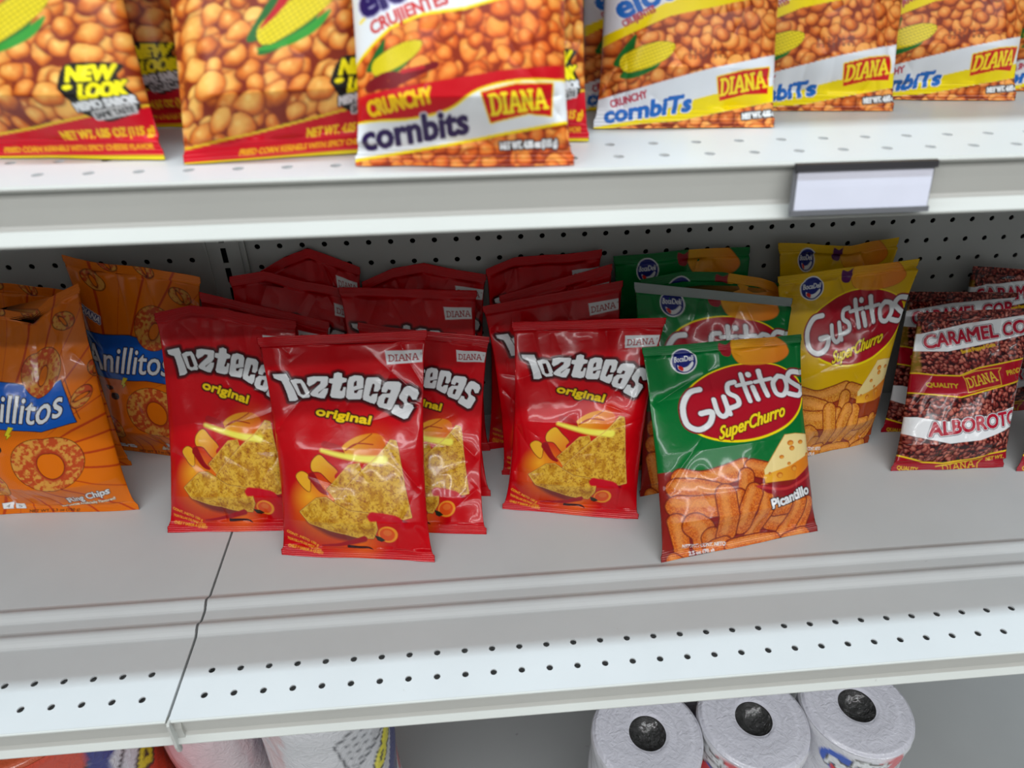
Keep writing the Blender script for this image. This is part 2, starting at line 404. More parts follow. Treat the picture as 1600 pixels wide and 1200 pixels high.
WHITE = (232, 234, 236)
def art_toztecas():
    a = Art(((400, 527), (668, 516), (680, 878), (440, 868)), 380, 540, (196, 4, 18), .095, back=(176, 10, 24))
    # slow tone change of the red ink
    n = fbm(a.X*.02, a.Y*.02, 3)[..., None]; a.img[:] = a.img*(.86+.28*n)
    a.T = lambda x, y: (404+x*.26667*.975, 560+y*.26667)
    glow(a, (420, 900), 62, (236, 130, 20), .95, 1.1); glow(a, (330, 830), 34, (245, 180, 40), .8); glow(a, (620, 1080), 46, (240, 120, 20), .8)
    glow(a, (700, 560), 48, (225, 90, 20), .8); glow(a, (500, 1120), 40, (210, 70, 20), .6)
    dk = (70, 14, 40)
    a.poly([(310, 960), (420, 1040), (560, 1080), (640, 1075), (600, 1040), (420, 990)], dk, smooth=True, aa=6, alpha=.75)
    a.poly([(480, 880), (600, 940), (760, 955), (900, 975), (760, 925), (560, 890)], dk, smooth=True, aa=4, alpha=.9)
    # flames and heat behind the chips (the printed creature itself is left out)
    a.poly([(520, 560), (600, 500), (710, 482), (770, 520), (750, 590), (640, 640), (560, 610)], grad((244, 196, 50), (226, 110, 20), 520, 690, 590, 720), smooth=True, aa=1.5)
    a.line([(540, 578), (600, 540), (700, 545)], .9, (170, 40, 20), smooth=True); a.line([(545, 575), (640, 520), (690, 484)], .8, (170, 40, 20), smooth=True)
    a.poly([(250, 720), (285, 692), (330, 720), (335, 800), (290, 775)], (235, 170, 40), smooth=True, layers=[(1, (120, 30, 20))])
    a.poly([(345, 640), (390, 600), (440, 640), (500, 700), (470, 760), (400, 700), (350, 690)], grad((240, 190, 50), (220, 120, 25), 490, 720, 530, 760), smooth=True, layers=[(1.4, (140, 20, 20))])
    a.line([(345, 720), (400, 790), (440, 815)], 6, (150, 16, 24), smooth=True, r1=2); a.line([(500, 720), (545, 670), (560, 650)], 5, (185, 16, 30), smooth=True, r1=3)
    a.line([(440, 790), (500, 735), (560, 690)], 2, (50, 16, 20), smooth=True, alpha=.8)
    a.line([(420, 540), (500, 560), (530, 590)], 5, (176, 16, 26), smooth=True, r1=2)
    a.poly([(440, 790), (560, 660), (620, 650), (640, 700), (500, 860)], chipcol(5), layers=[(.8, (225, 180, 80))])
    a.poly([(800, 522), (832, 528), (846, 580), (858, 650), (888, 800), (925, 950), (880, 958), (760, 930), (600, 912), (520, 895), (485, 855), (560, 770), (640, 690), (745, 600)], chipcol(1), layers=[(1.6, (120, 40, 20)), (.9, (232, 184, 90))])
    a.poly([(275, 912), (375, 840), (430, 835), (490, 870), (560, 905), (700, 925), (720, 960), (722, 1010), (690, 1062), (600, 1050), (440, 1010), (330, 970)], chipcol(9), layers=[(1.6, (110, 40, 20)), (.9, (225, 180, 80))])
    a.line([(405, 575), (520, 605), (640, 625), (765, 632)], 2.6, (246, 236, 90), smooth=True, r1=6, aa=4)
    a.line([(640, 690), (740, 600), (800, 530)], .9, (232, 190, 90))
    a.ell((782, 1040), 58, 48, 0, (238, 150, 40)); a.ell((778, 1040), 46, 38, 0, (226, 80, 24)); a.ell((782, 1030), 26, 18, 0, (232, 120, 50), alpha=.7)
    a.poly([(700, 1045), (735, 1055), (762, 1075), (735, 1085), (712, 1075)], (30, 36, 20))
    a.line([(380, 1100), (480, 1095), (560, 1080), (640, 1062)], 1.2, (160, 16, 30), smooth=True, r1=4.5); a.line([(540, 1105), (640, 1110), (680, 1125)], 2.5, (40, 10, 20), smooth=True, r1=.6)
    a.line([(700, 940), (780, 945), (850, 960), (880, 1010)], 7, (196, 16, 36), smooth=True, r1=2, aa=2)
    # lettering
    a.T = lambda x, y: (440+x*.15*.975, 560+y*.15)
    L = [[((-98, 204), (53, 204), (71, 240), (116, 311), (151, 400), (192, 489), (160, 507), (98, 507), (71, 427), (27, 329), (0, 284), (-44, 267), (-80, 249))],
         [((95, 280), (150, 262), (215, 270), (250, 310), (320, 440), (305, 470), (235, 475), (185, 440)), ((165, 315), (205, 310), (265, 430), (245, 442), (215, 430))],
         [((275, 250), (340, 235), (480, 238), (498, 260), (490, 330), (470, 360), (400, 415), (400, 432), (455, 372), (500, 370), (495, 420), (470, 480), (430, 480), (330, 452), (310, 430), (330, 400), (410, 320), (415, 292), (380, 290), (350, 320), (300, 350), (275, 320))],
         [((550, 205), (590, 192), (635, 205), (640, 250), (690, 265), (690, 300), (645, 315), (625, 400), (650, 402), (660, 360), (690, 360), (690, 430), (675, 475), (640, 485), (545, 475), (525, 450), (540, 320), (500, 310), (500, 265), (545, 260))],
         [((700, 290), (715, 250), (770, 228), (845, 235), (867, 265), (867, 372), (775, 398), (775, 425), (800, 428), (820, 392), (867, 385), (860, 470), (840, 495), (720, 495), (692, 470)), ((785, 290), (796, 292), (795, 345), (765, 355), (768, 310))],
         [((890, 275), (905, 252), (1020, 252), (1052, 280), (1045, 380), (1020, 412), (975, 410), (985, 340), (975, 320), (960, 330), (930, 450), (945, 465), (965, 440), (1020, 430), (1015, 510), (990, 545), (950, 535), (870, 500), (865, 460))],
         [((1090, 310), (1120, 298), (1240, 300), (1270, 325), (1260, 400), (1180, 600), (1150, 612), (1040, 580), (1015, 545), (1030, 470), (1070, 435), (1150, 430), (1160, 395), (1130, 385), (1110, 425), (1060, 415), (1060, 370)), ((1110, 475), (1140, 480), (1120, 545), (1090, 540), (1095, 500))],
         [((1330, 350), (1370, 350), (1450, 390), (1465, 430), (1440, 500), (1395, 505), (1370, 460), (1350, 450), (1335, 500), (1340, 530), (1400, 560), (1408, 590), (1350, 700), (1310, 712), (1180, 650), (1170, 630), (1210, 555), (1250, 560), (1260, 590), (1290, 600), (1310, 560), (1300, 530), (1255, 490), (1250, 460), (1300, 370))]]
    for l in L: a.poly(l[0], (74, 8, 16), grow=5.5, aa=2.5, alpha=.85)
    for l in L: a.poly(l[0], (48, 6, 12), grow=2.4)
    for l in L: a.poly(l[0], (48, 6, 12), grow=1.5); a.poly(l[0], WHITE, holes=l[1:], grow=-.1, aa=.6)
    a.text('original', (388, 655), (950, 762), 88, (244, 208, 20), weight=.9, layers=[(3.6, (96, 10, 12)), (2.0, (60, 20, 8))], aa=.8)
    a.T = crop(0, 0, 1)
    a.poly([(598.5, 552), (662, 550), (659, 571.5), (602, 576)], WHITE); a.diana((605, 570.5), (653, 567), 10.5, (170, 20, 30), .85)
    a.ell((657, 557), 1.4, 1.4, 0, (150, 20, 30), ring=.3)
    a.text('CONT. NETO 150 g', (449, 834), (496, 855), 3.6, (236, 170, 40), weight=.15); a.text('TORTILLAS DE MAIZ CON', (449, 844), (500, 862), 3.2, (236, 170, 40), weight=.1)
    a.text('CHILE Y SABOR A QUESO', (450, 855), (503, 866), 3.6, (236, 170, 40), weight=.15)
    return a

def bocadeli(a, c, r):
    x, y = c
    a.ell(c, r*1.1, r*1.1, 0, WHITE); a.ell(c, r, r, 0, (22, 34, 120))
    T0 = a.T; a.T = lambda px, py: T0(x+px*r, y+py*r)
    a.poly([(-.52, .32), (-.1, .52), (.35, .4), (.72, .02), (.78, .3), (.45, .72), (0, .84), (-.4, .68)], WHITE, smooth=True)
    a.poly([(-.45, .42), (-.2, .42), (-.02, .6), (-.1, .8), (-.38, .66)], (214, 40, 30), smooth=True)
    a.text('BocaDeli', (-.82, .12), (.8, -.08), .46, WHITE, weight=.25, slant=.12, layers=[(1.0, (22, 34, 120))])
    a.T = T0
def puff(a, pts, r, seed=0, col=(206, 96, 30), hi=(236, 150, 60)):
    def f(x, y):
        n = fbm(x*.8+seed, y*.8, 3); t = sst(.3, .7, n)[:, None]; o = lin(col)*(1-t)+lin(hi)*t
        k = sst(.66, .8, vnoise(x*1.7+seed, y*1.7))[:, None]*.6; return o*(1-k)+lin((150, 40, 20))*k
    a.line(pts, r*.3333, f, smooth=True, layers=[(2.0, (112, 26, 22)), (.7, (150, 50, 24))], aa=1.2)
    a.line([(x-r*.25, y-r*.3) for x, y in pts], r*.12, (246, 170, 90), smooth=True, aa=5, alpha=.45)
def art_gustitos(base=(0, 112, 48), quad=((1003, 543), (1252, 523), (1277, 830), (1033, 880)), yellow=False):
    a = Art(quad, 380, 540, base, .05, back=base)
    a.T = lambda x, y: (980+(150+(x-150)*.935)*.33333, 500+y*.33333)
    n = fbm(a.X*.02, a.Y*.02, 3)[..., None]; a.img[:] = a.img*(.85+.3*n)
    # the heap of puffs
    top = [(100, 740), (190, 722), (260, 735), (330, 740), (420, 720), (520, 676), (560, 690), (640, 690), (760, 700), (980, 690)]
    band(a, top, [(0, 1300), (1000, 1300)], (140, 32, 26) if not yellow else (150, 60, 24))
    hi = (232, 134, 48) if not yellow else (226, 160, 60)
    co = (204, 88, 26) if not yellow else (200, 110, 30)
    P = [([(240, 750), (330, 760), (430, 735), (530, 700)], 40), ([(570, 700), (650, 715)], 36), ([(225, 800), (300, 800), (390, 815)], 46), ([(225, 880), (300, 880), (385, 870)], 48),
         ([(220, 950), (240, 1010), (270, 1090)], 36), ([(300, 960), (345, 990), (370, 1040)], 52), ([(390, 1010), (420, 1050)], 40), ([(540, 740), (535, 790)], 36), ([(500, 830), (490, 890)], 34),
         ([(700, 940), (760, 950)], 40), ([(700, 880), (760, 870)], 36), ([(870, 860), (850, 950), (830, 1010)], 32), ([(820, 850), (810, 930), (770, 1020)], 34),
         ([(635, 810), (640, 900), (615, 1000)], 38), ([(580, 810), (545, 890), (545, 960)], 40), ([(435, 820), (450, 900), (475, 1000)], 44), ([(430, 1065), (480, 1050)], 36),
         ([(520, 1060), (620, 1035), (730, 1025)], 30), ([(225, 1130), (260, 1150)], 34), ([(800, 1030), (870, 1000)], 30)]
    for k, (p, r) in enumerate(P): puff(a, p, r, k*3.7, co, hi)
    # top corner: a plain golden puff shape where the creature is printed
    a.poly([(515, 120), (545, 75), (610, 62), (690, 66), (760, 90), (808, 145), (770, 190), (660, 216), (560, 200)], grad((236, 170, 30), (232, 120, 36), 1160, 520, 1230, 572), smooth=True, layers=[(1.2, (200, 110, 20))])
    a.poly([(455, 112), (490, 118), (520, 105), (520, 165), (490, 175), (462, 160)], (160, 24, 40) if not yellow else (90, 24, 90), smooth=True)
    if yellow: a.line([(520, 70), (640, 40), (740, 45)], 5, (90, 24, 90), smooth=True)
    # red oval with its yellow line
    a.ell((562, 395), 322, 196, -14, (250, 226, 10)); a.ell((562, 393), 314, 187, -14, (176, 14, 36))
    a.poly([(515, 120), (545, 75), (610, 62), (690, 66), (760, 90), (808, 145), (770, 190), (660, 216), (560, 200)], grad((236, 170, 30), (232, 120, 36), 1160, 520, 1230, 572), smooth=True, alpha=.85)
    S = [([(352, 335), (300, 352), (262, 420), (272, 500), (325, 528), (380, 500), (396, 446), (345, 452)], 15), ([(415, 385), (425, 445), (450, 466), (474, 440), (464, 372)], 13), ([(464, 372), (484, 455)], 12),
         ([(528, 300), (492, 312), (490, 352), (528, 375), (532, 408), (492, 426)], 13), ([(566, 262), (578, 330), (592, 392)], 13), ([(536, 318), (612, 302)], 10),
         ([(616, 325), (632, 384)], 13), ([(603, 262), (604, 264)], 15), ([(652, 246), (664, 310), (682, 366)], 13), ([(630, 300), (706, 284)], 10),
         ([(742, 272), (716, 305), (728, 355), (764, 362), (786, 325), (776, 280), (742, 272)], 13), ([(862, 252), (815, 250), (796, 282), (830, 308), (866, 330), (850, 362), (795, 356)], 14)]
    for g, c in ((2.6, (150, 10, 30)), (1.1, (96, 40, 60)), (0, WHITE)):
        for p, r in S: a.line(p, r*.285+g, c, smooth=len(p) > 2)
    a.text('SuperChurro', (418, 575), (752, 462), 62, (250, 224, 30), weight=.7, slant=.25, layers=[(2.2, (110, 10, 20))], perp=(-.02, -1))
    # cheese wedge
    a.poly([(632, 712), (742, 552), (800, 545), (905, 548), (905, 640), (800, 690), (640, 738)], (244, 220, 150), layers=[(.8, (214, 140, 40))])
    a.poly([(632, 735), (770, 690), (905, 622), (905, 720), (800, 752), (640, 770)], grad((240, 176, 50), (226, 130, 30), 1190, 750, 1240, 740))
    for c, rx, ry in (((770, 588), 17, 13), ((828, 583), 15, 10), ((722, 652), 13, 9), ((778, 612), 14, 12), ((712, 734), 16, 14), ((790, 702), 16, 14), ((762, 682), 10, 8), ((662, 728), 7, 8), ((872, 640), 12, 10)):
        a.ell(c, rx, ry, -10, (206, 110, 30)); a.ell((c[0]+2, c[1]+3), rx*.7, ry*.65, -10, (232, 160, 60))
    if not yellow:
        a.poly([(585, 782), (640, 776), (760, 780), (905, 672), (905, 760), (860, 800), (740, 828), (650, 815)], (150, 20, 34), smooth=False); a.line([(600, 785), (740, 795), (860, 745), (900, 712)], 2, (205, 60, 60), smooth=True, alpha=.7)
        a.text('Picantillo', (678, 884), (876, 815), 44, WHITE, weight=.8, layers=[(2.4, (50, 10, 14))], slant=.1)
    a.text('NET WT. / CONT. NETO', (262, 1070), (490, 1055), 19, WHITE, weight=.25); a.text('2.5 oz (70 g)', (306, 1104), (436, 1086), 19, WHITE, weight=.3)
    a.text('Cheese flavored corn puffs', (230, 1165), (640, 1100), 14, (236, 214, 200), weight=.1)
    bocadeli(a, (280, 196), 61)
    return a

def art_caramel():
    a = Art(((1433, 489), (1628, 480), (1568, 731), (1391, 736)), 300, 420, (110, 20, 22), .08, back=(96, 20, 22))
    heap(a, 10.5, 3, (46, 8, 12), (124, 34, 30), (196, 116, 98), asp=(.45, .95), curl=True, hl=.5)
    k2 = fbm(a.X*.06, a.Y*.06, 3)[..., None]; a.img[:] = a.img*(.6+.8*k2)
    a.T = crop(1420, 480, .2166)
    XR = 1100
    a.poly([(60, 150), (85, 150), (60, 620), (20, 620), (-10, 560)], (170, 140, 30), alpha=.5, aa=3)
    t = [(-60, 212), (85, 205), (420, 125), (780, 70), (XR, 20)]; b = [(-60, 330), (85, 338), (260, 340), (440, 305), (831, 215), (XR, 160)]
    band(a, t, b, WHITE)
    a.text('CARAMEL CORN', (112, 318), (1010, 165), 100, (176, 16, 46), weight=.9, layers=[(3.0, (66, 20, 50)), (2.1, WHITE), (1.2, (150, 30, 60))], perp=(-.03, -1))
    a.text('Sweet Popped Corn', (362, 356), (606, 300), 26, (214, 170, 30), weight=.5)
    t = [(-60, 500), (45, 500), (150, 515), (310, 520), (450, 465), (831, 392), (XR, 340)]; b = [(-60, 640), (30, 645), (300, 672), (540, 610), (790, 555), (XR, 480)]
    band(a, t, b, (168, 10, 34))
    for p in (t, b): a.line(p, 1.0, (232, 196, 30))
    a.line([(-40, 655), (300, 680)], .3, (120, 60, 20))
    a.text('QUALITY', (82, 596), (286, 608), 30, (214, 180, 40), weight=.35); a.text('PRODUCTS', (664, 518), (930, 470), 34, (214, 180, 40), weight=.35)
    a.line([(330, 520), (420, 488), (622, 462), (600, 490), (606, 585), (470, 612), (350, 640), (345, 560), (330, 520)], .55, (226, 190, 50))
    a.diana(a.T(362, 604), a.T(582, 552), 14, (226, 190, 50), .95)
    t = [(-60, 815), (20, 812), (160, 838), (280, 835), (480, 800), (730, 738), (XR, 660)]; b = [(-60, 930), (0, 945), (200, 985), (420, 962), (650, 890), (XR, 780)]
    band(a, t, b, WHITE)
    a.text('ALBOROTOS', (70, 940), (800, 842), 90, (176, 16, 46), weight=.9, layers=[(3.0, (50, 20, 50)), (2.1, WHITE), (1.2, (150, 30, 60))], perp=(-.02, -1))
    t = [(-120, 1070), (0, 1098), (90, 1122), (230, 1128), (430, 1095), (610, 1052), (XR, 960)]
    band(a, t, [(-200, 1400), (1200, 1400)], (156, 10, 30)); a.line(t, 1.1, (232, 196, 30))
    a.line([(185, 1150), (260, 1135), (515, 1095), (490, 1130), (490, 1200)], .8, (214, 180, 40)); a.text('QUALITY', (-90, 1170), (60, 1185), 26, (214, 180, 40), weight=.3)
    a.diana(a.T(230, 1185), a.T(470, 1150), 9, (214, 180, 40), .7); a.text('NET WT.', (550, 1112), (660, 1090), 24, (214, 180, 40), weight=.2)
    return a

def art_anillitos():
    a = Art(((-75, 480), (119, 443), (217, 798), (-19, 804)), 360, 560, (222, 112, 14), .09, back=(206, 100, 16))
    a.T = crop(0, 480, .275)
    cx, cy = a.T(60, 720)
    th = np.arctan2(a.Y-cy, a.X-cx); r = np.hypot(a.X-cx, a.Y-cy)
    k = np.round(th/(2*math.pi)*34); dth = np.abs(th-k*2*math.pi/34)*r
    wd = (.7+1.6*_N[(k.astype(int)*7) % 256, 3])*sst(60, 110, r)*(.4+.6*(_N[(k.astype(int)*5) % 256, 9] > .3))
    m = np.clip(.5+(wd-dth)/.9, 0, 1)[..., None]*(r > 58+30*_N[(k.astype(int)*3) % 256, 5])[..., None]; a.img[:] = a.img*(1-m*.85)+lin((176, 44, 20))*m*.85
    gx = a.X/3.2+a.Y/3.2*.3; gy = a.Y/3.2-a.X/3.2*.3
    dot = np.clip(.5+(.28-np.hypot(gx-np.round(gx), gy-np.round(gy)))/.25, 0, 1)*sst(92, 60, r); a.img[:] = a.img*(1-dot[..., None]*.6)+lin((200, 80, 30))*dot[..., None]*.6
    def tan(seed, ang):
        c, s_ = math.cos(ang), math.sin(ang)
        def f(x, y):
            n = fbm(x*.25+seed, y*.25, 4); t = sst(.36, .64, n+.10*np.sin((x*c+y*s_)*.11+seed))[:, None]; return lin((214, 150, 66))*(1-t)+lin((190, 74, 36))*t
        return f
    def ringg(c, R, r_, ang, hole=(222, 112, 14), off=(0, 0)):
        a.ell(c, *R, ang, tan(c[0]*.01, ang*.02), layers=[(.9, (60, 22, 12))]); a.ell((c[0]+off[0], c[1]+off[1]), r_[0]*1.25, r_[1]*1.25, ang+35, (176, 60, 34), aa=4)
        a.ell((c[0]+off[0], c[1]+off[1]), *r_, ang+35, hole, layers=[(.8, (60, 22, 12))])
    ringg((335, 20), (62, 40), (30, 8), 10); ringg((130, -70), (60, 34), (34, 8), 20); ringg((-120, 60), (60, 40), (30, 12), 20); ringg((-60, -40), (50, 30), (26, 8), 10)
    # banner
    a.poly([(-212, 362), (-100, 340), (90, 306), (355, 300), (400, 400), (452, 532), (240, 540), (30, 572), (-172, 614)], (20, 92, 190), layers=[(1.3, (24, 20, 30))])
    a.line([(375, 298), (420, 400), (470, 520)], .5, (80, 20, 10))
    a.text('Anillitos', (-158, 562), (378, 478), 150, WHITE, weight=.5, layers=[(2.2, (20, 20, 50))], perp=(-.03, -1), arc=.02)
    a.text('DIANA', (-190, 250), (-80, 276), 32, WHITE, weight=.4, layers=[(2.6, WHITE), (1.8, (20, 40, 120))])
    ringg((228, 232), (122, 112), (46, 26), 60, off=(8, 14)); ringg((310, 760), (196, 168), (88, 62), 20, off=(15, 5)); ringg((465, 402), (58, 40), (34, 10), -60); ringg((515, 272), (44, 28), (24, 8), 60)
    ringg((10, 940), (96, 78), (40, 20), 30, off=(0, -5)); ringg((-170, 790), (60, 90), (16, 40), 0)
    a.poly([(95, 545), (122, 545), (100, 590), (112, 590), (88, 622), (92, 600), (78, 600)], (230, 214, 40), layers=[(.6, (60, 50, 10))])
    a.poly([(10, 680), (50, 672), (62, 700), (40, 722), (5, 716)], (50, 34, 30), smooth=True); a.poly([(-30, 640), (10, 628), (22, 648), (-10, 664)], (70, 34, 24), smooth=True)
    a.text('Ring Chips', (382, 1075), (628, 1005), 52, WHITE, weight=.5, layers=[(1.6, (50, 24, 14))], perp=(-.02, -1))
    a.text('Barbecue Artificially Flavored', (332, 1117), (652, 1058), 21, (244, 226, 200), weight=.25, layers=[(.9, (60, 26, 14))])
    a.text('NET WT. 5.3 oz (150 g)', (150, 1164), (430, 1150), 20, (60, 24, 14), weight=.2)
    for x in (-150, -70, 10, 74):
        a.poly([(x, 1092), (x+52, 1092), (x+56, 1134), (x+4, 1134)], WHITE, layers=[(.5, (60, 40, 30))]); a.text('%d' % (x % 7+1), (x+18, 1125), (x+36, 1125), 20, (40, 30, 30))
    return a

def kern_img(a, sc, seed, d=(150, 50, 18), m=(206, 96, 30), l=(240, 160, 74), **k):
    A_ = kernels(a, sc, d, m, l, seed, **k); B_ = kernels(a, sc*1.35, d, m, l, seed+5, asp=1.25, ang=.6, **k)
    q = sst(.46, .54, fbm(a.X/sc*.45+seed, a.Y/sc*.45, 2))[..., None]; g = fbm(a.X/sc*.8+3, a.Y/sc*.8+seed, 3)[..., None]
    o = (A_*(1-q)+B_*q)*(.55+.9*g); hot = sst(.5, .75, fbm(a.X/sc*.7+31, a.Y/sc*.7, 2))[..., None]*.35
    return o*(1-hot)+o*np.array([1.0, .62, .5])*hot
def cob(a, c, L, R, ang):
    t = math.radians(ang); x, y = a.T(*c); k = np.hypot(*(np.array(a.T(1, 0))-np.array(a.T(0, 0)))); L *= k; R *= k
    ux, uy = math.cos(t), math.sin(t); T0 = a.T; a.T = lambda px, py: (x+px*L*ux-py*R*uy, y+px*L*uy+py*R*ux)
    a.poly([(-1.15, .9), (-.7, 1.5), (.1, 1.35), (.3, .7), (-.5, .2)], (24, 110, 40), smooth=True); a.poly([(-1.2, -.3), (-.9, -1.1), (-.1, -2.3), (-.3, -1.2), (-.7, .2)], (24, 100, 36), smooth=True)
    def f(X, Y):
        p = ((X-x)*ux+(Y-y)*uy)/L; q = (-(X-x)*uy+(Y-y)*ux)/R
        g = np.abs((p*9) % 1-.5)*2; h = np.abs((q*3.2) % 1-.5)*2; e = np.clip(np.maximum(g*.8, h)*2.2-1.1, 0, 1)[:, None]*.8
        return lin((236, 214, 30))*(1-e)+lin((150, 130, 14))*e
    a.poly([(-1, .1), (-.8, -.8), (-.1, -1.05), (.6, -.8), (1, -.1), (.7, .7), (0, 1.05), (-.8, .85)], f, smooth=True, layers=[(.7, (90, 100, 20))])
    a.T = T0

def art_hotkernels():
    a = Art(((-292, -419), (97, -428), (262, 250), (-70, 249)), 420, 640, (206, 20, 34), .05, back=(196, 16, 30))
    heap(a, 40, 11, (128, 40, 16), (216, 112, 36), (250, 190, 96), ymin=-260)
    a.T = crop(-9, 0, .2834)
    cob(a, (235, 110), 230, 78, -38); a.poly([(60, 300), (160, 270), (280, 200), (400, 100), (360, 200), (240, 280), (110, 310)], (50, 150, 50), smooth=True)
    a.line([(150, -60), (140, 60), (60, 190)], 12, (190, 16, 34), smooth=True, r1=2); a.line([(-300, -300), (-200, -350), (-100, -420)], 16, (190, 16, 34), smooth=True)
    # red foot
    t = [(-900, 880), (-300, 800), (0, 748), (300, 695), (560, 640), (760, 605), (900, 560), (1100, 520)]
    band(a, t, [(-900, 2000), (1200, 2000)], (206, 8, 34)); a.line(t, 2.0, (232, 190, 40))
    band(a, [(-900, 868), (1100, 852)], [(-900, 2000), (1200, 2000)], (226, 206, 20))
    a.text('NET WT. 4.05 OZ (115 g)', (405, 768), (880, 736), 46, (244, 196, 30), weight=.7); a.text('NET WT. 4.05 OZ (115 g)', (405, 768), (880, 736), 46, (244, 196, 30), weight=.7)
    a.text('FRIED CORN KERNELS WITH SPICY CHEESE FLAVOR', (60, 842), (890, 818), 30, (240, 170, 30), weight=.6)
    B = [(480, 480), (500, 380), (560, 350), (740, 352), (730, 420), (800, 520), (820, 600), (700, 660), (640, 650), (560, 610), (540, 560), (490, 500)]
    a.poly(B, (24, 22, 20), smooth=True, grow=1)
    a.text('NEW', (520, 450), (720, 432), 78, (246, 232, 20), weight=2.0, layers=[(3.4, (24, 22, 20))], slant=.1); a.text('LOOK', (585, 545), (775, 515), 78, (246, 232, 20), weight=2.0, layers=[(3.4, (24, 22, 20))], slant=.1)
    a.text('MISMO SABOR', (550, 610), (815, 560), 42, WHITE, weight=1.2, layers=[(3, (40, 38, 36))]); a.text('SAME TASTE', (632, 650), (806, 610), 32, (60, 60, 60), weight=.6, layers=[(3.4, (206, 206, 206))])
    a.ell((525, 482), 24, 15, -10, (246, 232, 20))
    # head of the bag, above what the picture shows
    band(a, [(-2000, -700), (1400, -900)], [(-2000, -500), (1400, -620)], (244, 210, 30)); band(a, [(-2000, -2200), (1400, -2200)], [(-2000, -680), (1400, -860)], (206, 10, 34))
    return a

def diana_badge(a, quad, p0, p1, h, r):
    a.poly(quad, (206, 14, 26), layers=[(2.0, (246, 214, 20))]); a.diana(a.T(*p0), a.T(*p1), h, (250, 222, 40), r)

def art_cornbits_hot():
    a = Art(((497, -439), (901, -441), (897, 260), (555, 262)), 420, 640, (214, 20, 34), .09, back=(206, 20, 34))
    heap(a, 31, 31, (146, 44, 14), (226, 100, 32), (248, 160, 70), ymin=-40, asp=(.75, 1.0))
    a.T = crop(450, 0, .3125)
    t = [(300, 330), (440, 170), (560, 100), (760, 50), (1000, 0), (1300, -60), (1600, -100)]; bt = [(300, 380), (440, 250), (540, 170), (700, 110), (900, 85), (1100, 30), (1300, 10), (1600, -40)]
    band(a, [(0, -3000), (1700, -3000)], bt, WHITE); a.line(bt, 2.4, (250, 222, 20)); 
    a.line([(380, 130), (480, 60), (620, 0), (800, -60)], 2.4, (250, 222, 20), smooth=True)
    a.text('elotitos', (405, 110), (1000, -110), 150, (40, 20, 90), weight=3.0, layers=[(5.5, (170, 160, 200))]); a.text('CRUJIENTES', (450, 195), (822, 62), 62, (206, 40, 40), weight=1.1, arc=.1)
    band(a, [(0, -3000), (1700, -3000)], [(0, -250), (1700, -560)], (214, 20, 34)); a.line([(0, -250), (1700, -560)], 3, (250, 222, 20))
    diana_badge(a, [(600, -820), (1100, -860), (1120, -600), (640, -580)], (640, -620), (1080, -660), 60, 5)
    # cob and peppers
    cob(a, (570, 308), 140, 46, -27)
    for p in ([(440, 440), (520, 400), (600, 400)], [(560, 430), (680, 380), (760, 350)], [(430, 450), (500, 440), (560, 450)]): a.line(p, 8, (120, 14, 24), smooth=True, r1=5)
    a.line([(600, 380), (700, 360)], 3, (190, 30, 40), smooth=True)
    # red field, white panel
    t = [(200, 520), (430, 482), (800, 420), (1100, 375), (1310, 345), (1600, 300)]; b = [(200, 850), (345, 800), (800, 725), (1345, 622), (1600, 575)]
    band(a, t, b, (200, 10, 26))
    w_ = [(200, 640), (430, 612), (640, 600), (820, 556), (960, 470), (1140, 425), (1320, 412), (1600, 400)]
    band(a, w_, b, WHITE); a.line(w_, 1.8, (250, 222, 20), smooth=True); a.line(b, 2.4, (250, 222, 20))
    a.text('CRUNCHY', (428, 590), (746, 524), 72, (246, 196, 20), weight=1.5, layers=[(2.5, (190, 20, 20))])
    a.text('cornbits', (385, 752), (905, 665), 120, (44, 22, 80), weight=2.2, layers=[(4.2, (214, 214, 222))], perp=(-.03, -1))
    diana_badge(a, [(975, 482), (1140, 440), (1318, 428), (1312, 585), (1200, 575), (1018, 620)], (1025, 583), (1292, 545), 27, 2.4)
    a.text('NET WT. 4.05 oz (115 g)', (1065, 748), (1345, 730), 34, WHITE, weight=1.0, layers=[(3.2, (34, 26, 24))])
    return a

